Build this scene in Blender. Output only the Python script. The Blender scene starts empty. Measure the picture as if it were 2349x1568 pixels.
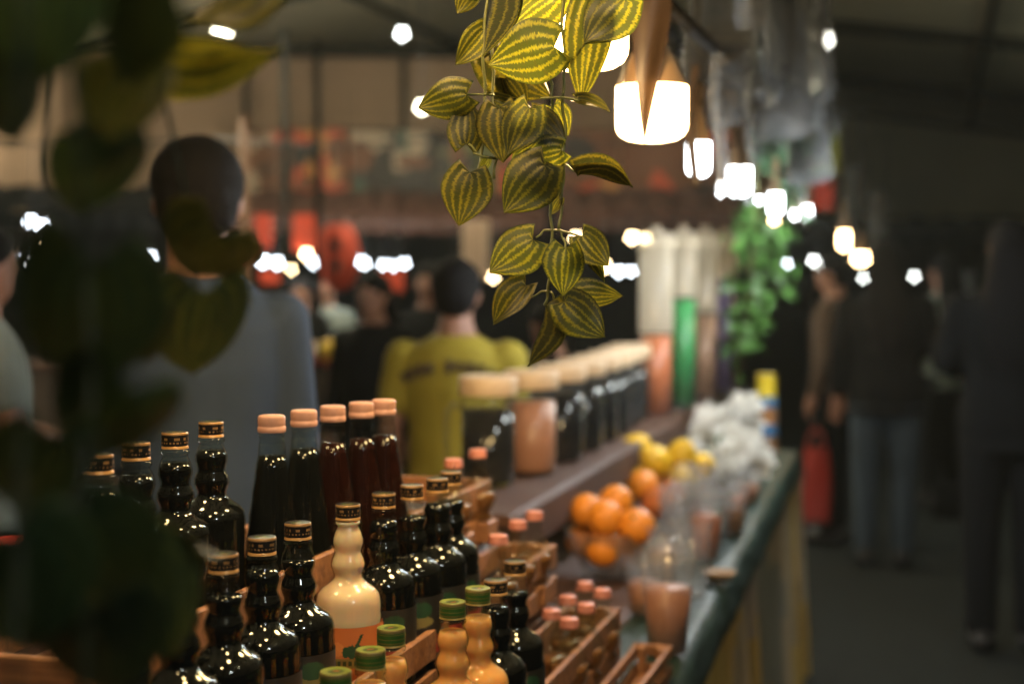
import bpy, bmesh, math, random
from mathutils import Vector, Matrix, noise
R = math.radians
random.seed(7)
sc = bpy.context.scene
COL = sc.collection

# ---------------------------------------------------------------- camera, world, exposure
CAM_Z = 1.5
PITCH = R(2.69)
cam_d = bpy.data.cameras.new('camera'); cam = bpy.data.objects.new('camera', cam_d); COL.objects.link(cam)
cam.location = (0, 0, CAM_Z); cam.rotation_euler = (R(90) - PITCH, 0, 0)
cam_d.lens = 50; cam_d.sensor_width = 36; cam_d.clip_start = 0.05; cam_d.clip_end = 400
cam_d.dof.use_dof = True; cam_d.dof.focus_distance = 1.45
cam_d.dof.aperture_fstop = 2.4; cam_d.dof.aperture_blades = 5; cam_d.dof.aperture_rotation = R(15)
sc.camera = cam

w = bpy.data.worlds.new('World'); sc.world = w; w.use_nodes = True
nt = w.node_tree; bg = nt.nodes['Background']
sky = nt.nodes.new('ShaderNodeTexSky'); sky.sky_type = 'NISHITA'; sky.sun_disc = False
sky.sun_elevation = R(-4); sky.sun_rotation = R(250)
nt.links.new(sky.outputs[0], bg.inputs[0]); bg.inputs[1].default_value = 0.12

sc.view_settings.view_transform = 'Standard'; sc.view_settings.look = 'None'
sc.view_settings.gamma = 1; sc.view_settings.use_curve_mapping = False
sc.view_settings.exposure = 1.0
sc.cycles.use_denoising = True
sc.cycles.max_bounces = 4; sc.cycles.diffuse_bounces = 1; sc.cycles.glossy_bounces = 2; sc.cycles.transmission_bounces = 2; sc.cycles.volume_bounces = 0; sc.cycles.adaptive_threshold = .05; sc.cycles.adaptive_min_samples = 24; sc.cycles.transparent_max_bounces = 16
sc.cycles.caustics_reflective = False; sc.cycles.caustics_refractive = False
sc.cycles.sample_clamp_indirect = 1.5; sc.cycles.sample_clamp_direct = 9; sc.cycles.time_limit = 900

# ---------------------------------------------------------------- picture <-> place helpers (units of a 2349 px wide picture)
F = 2349 * 50 / 36; CU, CV = 1174.5, 784.0
FW = Vector((0, math.cos(PITCH), -math.sin(PITCH))); UP = Vector((0, math.sin(PITCH), math.cos(PITCH))); RT = Vector((1, 0, 0))
C0 = Vector((0, 0, CAM_Z)); A = R(16.8)
def P(u, v, D): return C0 + RT * ((u - CU) / F * D) + UP * (-(v - CV) / F * D) + FW * D
def PZ(u, v, z):
    d = RT * ((u - CU) / F) + UP * (-(v - CV) / F) + FW
    return C0 + d * ((z - CAM_Z) / d.z)
DD = Vector((math.sin(A), math.cos(A), 0)); NN = Vector((math.cos(A), -math.sin(A), 0))
def ST(s, t, z=0.0): return DD * s + NN * t + Vector((0, 0, z))
ROT = -A          # rotation about z that turns +Y into the counter's direction

# ---------------------------------------------------------------- materials
def mat(name):
    m = bpy.data.materials.new(name); m.use_nodes = True
    n = m.node_tree.nodes; n.clear(); o = n.new('ShaderNodeOutputMaterial'); return m, n, m.node_tree.links, o
def pbr(name, col, rough=.6, metal=0, nscale=0, namp=.3, bump=0, bscale=40, spec=.5, coat=0, sheen=0, ncol=None, attr=None, obj=False):
    m, n, l, o = mat(name); b = n.new('ShaderNodeBsdfPrincipled'); l.new(b.outputs[0], o.inputs[0])
    b.inputs['Base Color'].default_value = (*col, 1); b.inputs['Roughness'].default_value = rough; b.inputs['Metallic'].default_value = metal
    b.inputs['Specular IOR Level'].default_value = spec; b.inputs['Coat Weight'].default_value = coat; b.inputs['Sheen Weight'].default_value = sheen
    src = None
    tc = n.new('ShaderNodeTexCoord')
    if attr:
        a = n.new('ShaderNodeVertexColor'); a.layer_name = attr; src = a.outputs[0]
    if nscale:
        nz = n.new('ShaderNodeTexNoise'); nz.inputs['Scale'].default_value = nscale; nz.inputs['Detail'].default_value = 6; l.new(tc.outputs['Object'], nz.inputs['Vector'])
        mx = n.new('ShaderNodeMix'); mx.data_type = 'RGBA'; l.new(nz.outputs[0], mx.inputs[0])
        if src is None:
            c2 = ncol or tuple(c * (1 - namp) for c in col)
            mx.inputs[6].default_value = (*c2, 1); mx.inputs[7].default_value = (*[min(1, c * (1 + (0 if ncol else namp))) for c in col], 1)
        else:
            mm = n.new('ShaderNodeMix'); mm.data_type = 'RGBA'; mm.blend_type = 'MULTIPLY'; mm.inputs[0].default_value = 1
            mm.inputs[7].default_value = (1 - namp, 1 - namp, 1 - namp, 1); l.new(src, mm.inputs[6]); l.new(mm.outputs[2], mx.inputs[6]); l.new(src, mx.inputs[7])
        src = mx.outputs[2]
    if src is not None: l.new(src, b.inputs['Base Color'])
    if bump:
        nb = n.new('ShaderNodeTexNoise'); nb.inputs['Scale'].default_value = bscale; nb.inputs['Detail'].default_value = 4; l.new(tc.outputs['Object'], nb.inputs['Vector'])
        bp = n.new('ShaderNodeBump'); bp.inputs['Strength'].default_value = bump; bp.inputs['Distance'].default_value = .01; l.new(nb.outputs[0], bp.inputs['Height']); l.new(bp.outputs[0], b.inputs['Normal'])
    return m
def wood(name, c1, c2, rough=.65, sc_=(2, 30, 30)):
    m, n, l, o = mat(name); b = n.new('ShaderNodeBsdfPrincipled'); l.new(b.outputs[0], o.inputs[0]); b.inputs['Roughness'].default_value = rough
    tc = n.new('ShaderNodeTexCoord'); mp = n.new('ShaderNodeMapping'); mp.inputs['Scale'].default_value = sc_; l.new(tc.outputs['Object'], mp.inputs[0])
    nz = n.new('ShaderNodeTexNoise'); nz.inputs['Scale'].default_value = 3; nz.inputs['Detail'].default_value = 8; nz.inputs['Distortion'].default_value = .6; l.new(mp.outputs[0], nz.inputs['Vector'])
    rp = n.new('ShaderNodeValToRGB'); rp.color_ramp.elements[0].color = (*c1, 1); rp.color_ramp.elements[1].color = (*c2, 1); rp.color_ramp.elements[0].position = .35; rp.color_ramp.elements[1].position = .65
    l.new(nz.outputs[0], rp.inputs[0]); l.new(rp.outputs[0], b.inputs['Base Color'])
    bp = n.new('ShaderNodeBump'); bp.inputs['Strength'].default_value = .4; bp.inputs['Distance'].default_value = .003; l.new(nz.outputs[0], bp.inputs['Height']); l.new(bp.outputs[0], b.inputs['Normal'])
    return m
def emit(name, col, s):
    m, n, l, o = mat(name); e = n.new('ShaderNodeEmission'); e.inputs[0].default_value = (*col, 1); e.inputs[1].default_value = s; l.new(e.outputs[0], o.inputs[0]); return m
def thin_glass(name, tint=(.9, .93, .9), rough=.03, haze=0.0, hazecol=(.8, .8, .8), f0=1.5, bump=0, bscale=60, painted_sheen=False):
    """thin clear wall: mostly lets light straight through, mirrors by Fresnel, a little milky scatter"""
    m, n, l, o = mat(name); t = n.new('ShaderNodeBsdfTransparent'); t.inputs[0].default_value = (*tint, 1)
    g = n.new('ShaderNodeBsdfGlossy'); g.inputs['Roughness'].default_value = rough
    lw = n.new('ShaderNodeLayerWeight'); lw.inputs[0].default_value = .5
    pw = n.new('ShaderNodeMath'); pw.operation = 'POWER'; l.new(lw.outputs['Facing'], pw.inputs[0]); pw.inputs[1].default_value = 4.0
    fr = n.new('ShaderNodeMath'); fr.operation = 'MULTIPLY_ADD'; l.new(pw.outputs[0], fr.inputs[0]); r0 = ((f0 - 1) / (f0 + 1)) ** 2 * 1.3; fr.inputs[1].default_value = .9 - r0; fr.inputs[2].default_value = r0
    mx = n.new('ShaderNodeMixShader'); l.new(fr.outputs[0], mx.inputs[0]); l.new(t.outputs[0], mx.inputs[1]); l.new(g.outputs[0], mx.inputs[2])
    out = mx.outputs[0]
    if haze:
        d = n.new('ShaderNodeBsdfDiffuse'); d.inputs[0].default_value = (*hazecol, 1); tr = n.new('ShaderNodeBsdfTranslucent'); tr.inputs[0].default_value = (*hazecol, 1)
        m2 = n.new('ShaderNodeMixShader'); m2.inputs[0].default_value = .5; l.new(d.outputs[0], m2.inputs[1]); l.new(tr.outputs[0], m2.inputs[2])
        m3 = n.new('ShaderNodeMixShader'); m3.inputs[0].default_value = haze
        if painted_sheen:  # pale vertical streaks painted in as highlights along the folds
            tq = n.new('ShaderNodeTexCoord'); mq = n.new('ShaderNodeMapping'); mq.inputs['Rotation'].default_value = (0, 0, A); mq.inputs['Scale'].default_value = (16, 16, .9); l.new(tq.outputs['Object'], mq.inputs[0])
            nq = n.new('ShaderNodeTexNoise'); nq.inputs['Scale'].default_value = 1; nq.inputs['Detail'].default_value = 5; l.new(mq.outputs[0], nq.inputs['Vector'])
            rq = n.new('ShaderNodeMapRange'); rq.inputs[1].default_value = .42; rq.inputs[2].default_value = .72; rq.inputs[3].default_value = haze * .3; rq.inputs[4].default_value = min(.9, haze * 3.2); l.new(nq.outputs[0], rq.inputs[0]); l.new(rq.outputs[0], m3.inputs[0])
        l.new(out, m3.inputs[1]); l.new(m2.outputs[0], m3.inputs[2]); out = m3.outputs[0]
    if bump:
        tc = n.new('ShaderNodeTexCoord'); nb = n.new('ShaderNodeTexNoise'); nb.inputs['Scale'].default_value = bscale; l.new(tc.outputs['Object'], nb.inputs['Vector'])
        bp = n.new('ShaderNodeBump'); bp.inputs['Strength'].default_value = bump; bp.inputs['Distance'].default_value = .01; l.new(nb.outputs[0], bp.inputs['Height'])
        l.new(bp.outputs[0], g.inputs['Normal']); l.new(bp.outputs[0], lw.inputs['Normal'])
    l.new(out, o.inputs[0]); return m
def leafmat(name, dark, light, trans=.4, N=4.6, striped=True, rough=.45):
    m, n, l, o = mat(name)
    if striped:
        uv = n.new('ShaderNodeUVMap'); sp = n.new('ShaderNodeSeparateXYZ'); l.new(uv.outputs[0], sp.inputs[0])
        def mth(op, a, b=None):
            k = n.new('ShaderNodeMath'); k.operation = op
            for i, x in enumerate((a, b)):
                if x is None: continue
                if isinstance(x, (int, float)): k.inputs[i].default_value = x
                else: l.new(x, k.inputs[i])
            return k.outputs[0]
        wv = mth('ABSOLUTE', mth('MULTIPLY', mth('SUBTRACT', sp.outputs[0], .5), 2))
        mp = n.new('ShaderNodeMapping'); mp.inputs['Scale'].default_value = (11, 46, 1); l.new(uv.outputs[0], mp.inputs[0])
        oi = n.new('ShaderNodeObjectInfo'); cb = n.new('ShaderNodeVectorMath'); cb.operation = 'ADD'; l.new(mp.outputs[0], cb.inputs[0]); l.new(oi.outputs['Location'], cb.inputs[1])
        nz = n.new('ShaderNodeTexNoise'); nz.inputs['Scale'].default_value = 1; nz.inputs['Detail'].default_value = 3; l.new(cb.outputs[0], nz.inputs['Vector'])
        ph = mth('ADD', mth('MULTIPLY', wv, N * math.pi * 2 * .5), mth('MULTIPLY', mth('SUBTRACT', nz.outputs[0], .5), 3.2))
        s = mth('SINE', mth('ADD', mth('MULTIPLY', ph, 1.55), -1.0))
        rp = n.new('ShaderNodeMapRange'); rp.inputs[1].default_value = .12; rp.inputs[2].default_value = 1.05; l.new(s, rp.inputs[0])
        nb = n.new('ShaderNodeTexNoise'); nb.inputs['Scale'].default_value = 2.2; l.new(cb.outputs[0], nb.inputs['Vector'])
        k = mth('MULTIPLY', rp.outputs[0], mth('ADD', .55, mth('MULTIPLY', nb.outputs[0], .8)))
        mx = n.new('ShaderNodeMix'); mx.data_type = 'RGBA'; mx.clamp_factor = True; l.new(k, mx.inputs[0]); mx.inputs[6].default_value = (*dark, 1); mx.inputs[7].default_value = (*light, 1)
        mv = n.new('ShaderNodeMapRange'); mv.inputs[3].default_value = .55; mv.inputs[4].default_value = 1.3; l.new(oi.outputs['Random'], mv.inputs[0])
        ng = n.new('ShaderNodeTexNoise'); ng.inputs['Scale'].default_value = 90; ng.inputs['Detail'].default_value = 2; l.new(uv.outputs[0], ng.inputs['Vector'])
        vv = mth('MULTIPLY', mv.outputs[0], mth('ADD', .6, mth('MULTIPLY', ng.outputs[0], .8)))
        m5 = n.new('ShaderNodeMix'); m5.data_type = 'RGBA'; m5.blend_type = 'MULTIPLY'; m5.inputs[0].default_value = 1; l.new(mx.outputs[2], m5.inputs[6])
        cx = n.new('ShaderNodeCombineXYZ'); l.new(vv, cx.inputs[0]); l.new(mth('MULTIPLY', vv, mth('ADD', .92, mth('MULTIPLY', oi.outputs['Random'], .16))), cx.inputs[1]); l.new(vv, cx.inputs[2]); l.new(cx.outputs[0], m5.inputs[7])
        nb2 = n.new('ShaderNodeTexNoise'); nb2.inputs['Scale'].default_value = .55; nb2.inputs['Detail'].default_value = 4; l.new(cb.outputs[0], nb2.inputs['Vector'])
        rb = n.new('ShaderNodeMapRange'); rb.inputs[1].default_value = .52; rb.inputs[2].default_value = .75; rb.inputs[4].default_value = .6; l.new(nb2.outputs[0], rb.inputs[0])
        m6 = n.new('ShaderNodeMix'); m6.data_type = 'RGBA'; l.new(rb.outputs[0], m6.inputs[0]); l.new(m5.outputs[2], m6.inputs[6]); m6.inputs[7].default_value = (dark[0] * 1.9, dark[1] * 1.25, dark[2], 1)
        cs = m6.outputs[2]
    else:
        oi = n.new('ShaderNodeObjectInfo'); geo = n.new('ShaderNodeNewGeometry')
        mx = n.new('ShaderNodeMix'); mx.data_type = 'RGBA'; l.new(geo.outputs['Random Per Island'], mx.inputs[0]); mx.inputs[6].default_value = (*dark, 1); mx.inputs[7].default_value = (*light, 1); cs = mx.outputs[2]
    d = n.new('ShaderNodeBsdfPrincipled'); d.inputs['Roughness'].default_value = rough; l.new(cs, d.inputs['Base Color'])
    t = n.new('ShaderNodeBsdfTranslucent'); l.new(cs, t.inputs[0])
    ms = n.new('ShaderNodeMixShader'); ms.inputs[0].default_value = trans; l.new(d.outputs[0], ms.inputs[1]); l.new(t.outputs[0], ms.inputs[2]); l.new(ms.outputs[0], o.inputs[0])
    return m
def cloth2(name, col, trans=.3, nscale=6, namp=.3, rough=.8):
    """fabric that lets some light through"""
    m = pbr(name, col, rough, nscale=nscale, namp=namp); n = m.node_tree.nodes; l = m.node_tree.links
    b = [x for x in n if x.type == 'BSDF_PRINCIPLED'][0]; o = [x for x in n if x.type == 'OUTPUT_MATERIAL'][0]
    t = n.new('ShaderNodeBsdfTranslucent'); t.inputs[0].default_value = (*col, 1); ms = n.new('ShaderNodeMixShader'); ms.inputs[0].default_value = trans
    l.new(b.outputs[0], ms.inputs[1]); l.new(t.outputs[0], ms.inputs[2]); l.new(ms.outputs[0], o.inputs[0]); return m

WARM = (1.0, .66, .30); COOL = (.92, .97, 1.0); GREENW = (.90, 1.0, .80)
M = {}
M['ground'] = pbr('asphalt', (.014, .018, .018), .85, spec=.2, nscale=9, namp=.5, bump=.4, bscale=90)
M['tent'] = cloth2('tent_canvas', (.80, .70, .48), .3, 1.2, .25)
M['tent_warm'] = cloth2('brown_canvas', (.36, .235, .15), .3, 1.5, .3)
M['steel'] = pbr('dark_steel', (.010, .010, .009), .9, 0, spec=.08)
M['black'] = pbr('black_plastic', (.015, .015, .016), .5)
M['crate'] = wood('crate_pine', (.16, .066, .026), (.30, .135, .05))
M['stand'] = wood('stand_wood', (.05, .022, .012), (.10, .042, .02))
M['shelf'] = wood('shelf_wood', (.042, .016, .007), (.075, .028, .012))
M['glass'] = thin_glass('clear_glass', (.88, .92, .88))
M['pet'] = thin_glass('clear_plastic_cup', (.92, .92, .92), .1, haze=.10)
M['bowl'] = thin_glass('bowl_plastic', (.9, .9, .9), .12, haze=.12, f0=1.8)
M['mug'] = thin_glass('jar_glass', (.90, .91, .88), .06, haze=.03, f0=1.32)
M['colclear'] = thin_glass('clear_acrylic', (.95, .95, .94), .06, haze=.03)
M['column'] = thin_glass('acrylic_painted_glare', (.95, .95, .92), .12, haze=.30, hazecol=(.95, .84, .66), f0=1.9)  # cream milkiness stands in for lamp glare on the empty upper tube
M['sheet'] = thin_glass('plastic_sheeting', (.50, .48, .46), .22, haze=.05, hazecol=(.60, .64, .66), f0=2.0, bump=.5, bscale=16, painted_sheen=True)
M['ribbon'] = cloth2('brown_plastic_ribbon', (.055, .032, .016), .06, 20, .3, .35)
M['cola'] = pbr('black_syrup', (.006, .0065, .007), .08, spec=.5)
M['grape'] = pbr('dark_red_syrup', (.018, .005, .004), .12, nscale=60, namp=.6)
M['cream'] = pbr('cream_drink', (.86, .63, .43), .28, coat=.6)
M['juice'] = pbr('orange_juice', (.85, .40, .13), .15, nscale=35, namp=.12, coat=.3)
for k_ in ('juice', 'cream'):
    bs = [x for x in M[k_].node_tree.nodes if x.type == 'BSDF_PRINCIPLED'][0]; bs.inputs['Subsurface Weight'].default_value = .6; bs.inputs['Subsurface Radius'].default_value = (1, .55, .25); bs.inputs['Subsurface Scale'].default_value = .02
M['amber'] = pbr('amber_drink', (.20, .085, .03), .15)
M['milktea'] = pbr('milk_tea', (.46, .21, .12), .35)
M['thai'] = pbr('thai_tea', (.44, .13, .045), .35)
M['mint'] = pbr('green_drink', (.028, .22, .06), .35)
M['taro'] = pbr('purple_drink', (.17, .13, .28), .4)
M['brown'] = pbr('brown_drink', (.30, .17, .10), .4)
M['print'] = pbr('printed_metal', (.5, .5, .5), .32, .35, attr='Col', nscale=90, namp=.12)
M['paper'] = pbr('printed_paper', (.5, .5, .5), .5, attr='Col', nscale=60, namp=.15)
M['pink'] = pbr('pink_cap', (.40, .22, .165), .5, nscale=120, namp=.25)
M['lid'] = pbr('jar_lid_cream', (.62, .46, .29), .45, nscale=40, namp=.2)
M['orange'] = pbr('orange_peel', (.80, .27, .02), .42, nscale=12, namp=.12, bump=.25, bscale=260)
M['lemon'] = pbr('lemon_peel', (.80, .50, .03), .42, nscale=10, namp=.12, bump=.2, bscale=200)
M['apple'] = pbr('red_apple_peel', (.62, .07, .035), .35, nscale=9, namp=.35, ncol=(.6, .25, .05))
M['leaf'] = leafmat('striped_leaf', (.034, .042, .007), (.17, .155, .009), .52, 3.6)
M['leafd'] = leafmat('striped_leaf_painted_shade', (.009, .020, .009), (.036, .050, .013), .24)  # near vine leaves: shade put into a darker copy of the leaf colours
M['leafm'] = leafmat('striped_leaf_painted_half_shade', (.016, .024, .008), (.07, .07, .014), .25)  # in-between copy of the leaf colours, part of the shade painted in
M['stemd'] = pbr('vine_stem_painted_shade', (.02, .026, .01), .6)  # stem colour darkened along with the shade painted on the near leaves
M['stem'] = pbr('vine_stem', (.11, .12, .03), .5, nscale=50, namp=.3)
M['green'] = leafmat('plain_leaf', (.02, .07, .014), (.07, .17, .03), .3, striped=False)
M['white'] = leafmat('white_petal', (.86, .85, .78), (.92, .91, .85), .45, striped=False, rough=.7)
M['warm'] = emit('warm_lamp_glow', WARM, 74); M['warm2'] = emit('warm_bulb_glow', (1, .70, .36), 80)
M['cool'] = emit('cool_bulb_glow', COOL, 80); M['coolx'] = emit('cool_small_bulb_glow', COOL, 620); M['coolfar'] = emit('cool_far_bulb_glow', (.80, .90, 1.0), 90)
M['gw'] = emit('greenish_bulb_glow', (1.0, .92, .66), 950); M['gwr'] = emit('green_white_bulb_glow', (.84, 1.0, .82), 150); M['gwo'] = emit('added_overhead_bulb_glow', (.95, 1.0, .80), 26); M['gwa'] = emit('added_aisle_bulb_glow', (1.0, .88, .58), 120); M['dimw'] = emit('dim_yellow_bulb_glow', (1, .72, .36), 22)
M['dimc'] = emit('dim_white_bulb_glow', (.9, .95, .9), 40)
M['socket'] = pbr('lamp_housing', (.34, .22, .12), .55)
M['vinyl'] = pbr('green_vinyl', (.014, .034, .026), .55, spec=.25, nscale=14, namp=.6, bump=.5, bscale=26)
M['skirt'] = pbr('printed_skirt', (.3, .3, .3), .75, attr='Col', nscale=5, namp=.3)
M['skin'] = pbr('skin', (.28, .14, .09), .55, nscale=20, namp=.1)
M['hair'] = pbr('black_hair', (.006, .006, .007), .8, spec=.15, bump=.5, bscale=120)
M['blue'] = pbr('slate_blue_shirt', (.028, .050, .092), .85, nscale=3, namp=.25, bump=.5, bscale=9)
M['yellow'] = pbr('olive_yellow_shirt', (.29, .23, .018), .85, nscale=3, namp=.2, bump=.5, bscale=10)
M['blackc'] = pbr('black_cloth', (.008, .009, .010), .9, spec=.1)
M['brownc'] = pbr('brown_cloth', (.09, .065, .048), .9, spec=.1)
M['grey'] = pbr('grey_green_cloth', (.16, .19, .17), .9)
M['denim'] = pbr('blue_denim', (.028, .045, .062), .9, nscale=8, namp=.3)
M['dark'] = pbr('dark_trousers', (.010, .011, .012), .9, spec=.1)
M['redbag'] = pbr('red_plastic_bag', (.36, .035, .022), .4, bump=.6, bscale=20)
M['red'] = cloth2('red_paper', (.46, .055, .022), .25, 6, .25)
M['ink'] = pbr('dark_ink', (.03, .02, .02), .8)
M['rust'] = pbr('rust_red_cloth', (.055, .020, .011), .9, nscale=4, namp=.5)
M['beige'] = cloth2('beige_curtain', (.55, .42, .30), .35, 5, .2)
M['banner'] = pbr('printed_banner', (.3, .3, .3), .6, attr='Col', nscale=4, namp=.35)
M['redcup'] = pbr('red_plastic', (.45, .03, .02), .35)
M['tin'] = pbr('tin_print', (.5, .5, .5), .4, .1, attr='Col')

# ---------------------------------------------------------------- mesh helpers
class MB:
    def __init__(s): s.v = []; s.f = []; s.uv = {}; s.c = {}
    def add(s, vs, fs, cols=None):
        b = len(s.v); s.v += [tuple(x) for x in vs]
        for i, f in enumerate(fs):
            if cols: s.c[len(s.f)] = cols[i]
            s.f.append(tuple(b + k for k in f))
        return s
    def box(s, c, d, rot=None, bev=0):
        x, y, z = (k / 2 for k in d); c = Vector(c); q = rot or Matrix.Identity(3)
        if bev <= 0:
            vs = [c + q @ Vector((a * x, b * y, e * z)) for e in (-1, 1) for b in (-1, 1) for a in (-1, 1)]
            return s.add(vs, [(0, 2, 3, 1), (4, 5, 7, 6), (0, 1, 5, 4), (2, 6, 7, 3), (0, 4, 6, 2), (1, 3, 7, 5)])
        bm = bmesh.new(); bmesh.ops.create_cube(bm, size=1); bmesh.ops.scale(bm, vec=d, verts=bm.verts)
        bmesh.ops.bevel(bm, geom=list(bm.edges), offset=bev, segments=1, affect='EDGES'); bm.verts.index_update()
        s.add([c + q @ v.co for v in bm.verts], [[v.index for v in f.verts] for f in bm.faces]); bm.free(); return s
    def lathe(s, prof, n=24, c=(0, 0, 0), cf=None, rmod=None):
        vs, fs, cols = [], [], []; c = Vector(c)
        for i, (r, z) in enumerate(prof):
            for j in range(n):
                a = 2 * math.pi * j / n; rr = r if rmod is None else r * rmod(a, z)
                vs.append(c + Vector((rr * math.cos(a), rr * math.sin(a), z)))
        for i in range(len(prof) - 1):
            for j in range(n):
                k = (j + 1) % n; fs.append((i * n + j, i * n + k, (i + 1) * n + k, (i + 1) * n + j))
                if cf: cols.append(cf((j + .5) / n, (prof[i][1] + prof[i + 1][1]) / 2, (prof[i][0] + prof[i + 1][0]) / 2))
        return s.add(vs, fs, cols if cf else None)
    def tube(s, pts, rad, n=8, cap=True, flat=None):
        pts = [Vector(p) for p in pts]; m = len(pts)
        rads = rad if isinstance(rad, (list, tuple)) else [rad] * m
        vs, fs = [], []; t0 = (pts[1] - pts[0]).normalized(); nrm = t0.orthogonal().normalized() if flat is None else Vector(flat)
        for i in range(m):
            t = (pts[min(i + 1, m - 1)] - pts[max(i - 1, 0)]).normalized(); nrm = (nrm - t * nrm.dot(t)).normalized(); bn = t.cross(nrm)
            r = rads[i]; ra, rb = r if isinstance(r, tuple) else (r, r)
            for j in range(n):
                a = 2 * math.pi * j / n; vs.append(pts[i] + nrm * (ra * math.cos(a)) + bn * (rb * math.sin(a)))
        for i in range(m - 1):
            for j in range(n):
                k = (j + 1) % n; fs.append((i * n + j, i * n + k, (i + 1) * n + k, (i + 1) * n + j))
        if cap: fs += [tuple(reversed(range(n))), tuple((m - 1) * n + j for j in range(n))]
        return s.add(vs, fs)
    def ball(s, c, r, nu=16, nv=10, q=None, f=None):
        c = Vector(c); r = r if isinstance(r, (tuple, list)) else (r,) * 3; vs, fs = [], []
        for i in range(nv + 1):
            th = math.pi * i / nv
            for j in range(nu):
                a = 2 * math.pi * j / nu; d = Vector((math.sin(th) * math.cos(a), math.sin(th) * math.sin(a), math.cos(th)))
                k = 1 if f is None else f(d); p = Vector((d.x * r[0] * k, d.y * r[1] * k, d.z * r[2] * k)); vs.append(c + (q @ p if q else p))
        for i in range(nv):
            for j in range(nu):
                k = (j + 1) % nu; fs.append((i * nu + j, (i + 1) * nu + j, (i + 1) * nu + k, i * nu + k))
        return s.add(vs, fs)
    def grid(s, fn, nu, nv, cf=None):
        vs = [fn(i / nu, j / nv) for j in range(nv + 1) for i in range(nu + 1)]; fs, cols = [], []
        for j in range(nv):
            for i in range(nu):
                a = j * (nu + 1) + i; fs.append((a, a + 1, a + nu + 2, a + nu + 1))
                if cf: cols.append(cf((i + .5) / nu, (j + .5) / nv))
        return s.add(vs, fs, cols if cf else None)
    def mesh(s, name, m, smooth=True, uvs=None):
        me = bpy.data.meshes.new(name); me.from_pydata(s.v, [], s.f)
        if m is not None: me.materials.append(m)
        if smooth: me.polygons.foreach_set('use_smooth', [True] * len(me.polygons))
        if s.c:
            ca = me.color_attributes.new('Col', 'FLOAT_COLOR', 'CORNER'); d = []
            for p in me.polygons: d += list((*s.c.get(p.index, (.5, .5, .5)), 1)) * p.loop_total
            ca.data.foreach_set('color', d)
        me.update(); return me
    def build(s, name, m, parent=None, smooth=True, sharp=None):
        me = s.mesh(name, m, smooth)
        if sharp: me.set_sharp_from_angle(angle=R(sharp))
        return link(name, me, parent)
def link(name, me, parent=None, loc=None, rot=None):
    o = bpy.data.objects.new(name, me); COL.objects.link(o)
    if parent is not None: o.parent = parent
    if loc is not None: o.location = loc
    if rot is not None: o.rotation_euler = rot
    return o
def tag(o, label, cat, group=None):
    o['label'] = label; o['category'] = cat
    if group: o['group'] = group
    return o
def thing(name, label, cat, loc=(0, 0, 0), rz=0, group=None):
    o = bpy.data.objects.new(name, None); COL.objects.link(o); o.location = loc; o.rotation_euler = (0, 0, rz); o.empty_display_size = .05
    return tag(o, label, cat, group)
def struct(o): o['kind'] = 'structure'; return o
def fbm(x, y=0, z=0, o=3):
    return noise.fractal(Vector((x, y, z)), 1.0, 2.0, o)
def sharp(me, a=40): me.set_sharp_from_angle(angle=R(a)); return me

# ================================================================ SETTING
g = MB(); g.grid(lambda a, b: Vector((-40 + 80 * a, -15 + 80 * b, .004 * fbm(a * 90, b * 90))), 90, 90)
struct(g.build('ground', M['ground']))

# ---- the great tent over the market: two canvas slopes, rafters, purlins, posts, far gable
RX = -2.2                                  # ridge offset across, eaves at +-
tent = thing('market_tent', 'large grey canvas market tent over the whole scene with dark steel rafters', 'tent', (0, 0, 0), ROT)
RIDGE, SLOPE, HALF, Y0, Y1 = 4.35, .155, 11.0, -7.0, 24.0
def roofz(x): return RIDGE - abs(x - RX) * SLOPE
for sgn in (-1, 1):
    def rf(a, b, sgn=sgn):
        x = RX + sgn * a * HALF; y = Y0 + (Y1 - Y0) * b
        return Vector((x, y, roofz(x) - .05 * math.sin(math.pi * ((y - Y0) / 4 % 1)) + .012 * fbm(x * .8, y * .8)))
    MB().grid(rf, 30, 90).build('roof_canvas', M['tent'], tent)
for k in range(8):
    y = Y0 + 4.4 * k + .1
    for sgn in (-1, 1):
        b = MB(); b.tube([(RX, y, RIDGE - .12), (RX + sgn * HALF, y, RIDGE - HALF * SLOPE - .12)], .05, 6); b.build('rafter', M['steel'], tent)
for k in range(-4, 5):
    x = RX + k * 2.6; b = MB(); b.tube([(x, Y0, roofz(x) - .09), (x, Y1, roofz(x) - .09)], .035, 6); b.build('purlin', M['steel'], tent)
def gable(a, b):
    x = RX - HALF + 2 * HALF * a; zt = roofz(x); return Vector((x, Y1 + .06 * math.sin(a * 90) + .05 * fbm(a * 30, b), 2.25 + (zt - 2.25) * b))
MB().grid(gable, 120, 8).build('gable_canvas', M['tent'], tent)
for y in (Y0, 2.0, 13.0, Y1):
    for sgn in (-1, 1):
        b = MB(); x = RX + sgn * HALF; b.tube([(x, y, 0), (x, y, roofz(x) - .05)], .06, 8); b.build('post', M['steel'], tent)

# ---- brown canvas back wall behind the stalls on the left, with its frame
bw = thing('canvas_backdrop', 'brown canvas wall hung from a dark frame above the far stalls', 'canvas wall', (0, 12.6, 0))
def bwf(a, b): x = -5.2 + 7.6 * a; return Vector((x, .012 * math.sin(a * 70) + .05 * fbm(a * 9, b * 2), 1.9 + 1.52 * b))
MB().grid(bwf, 140, 10).build('canvas', M['tent_warm'], bw)
b = MB(); b.tube([(-5.3, -.1, 3.45), (2.5, -.1, 3.42)], .05, 8); b.build('top_beam', M['steel'], bw)
for u in (120, 575, 930, 1560):
    x = (u - CU) / F * 12.6; b = MB(); b.tube([(x, -.1, 0), (x, -.1, 3.4)], .03, 8); b.build('post', M['steel'], bw)

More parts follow.
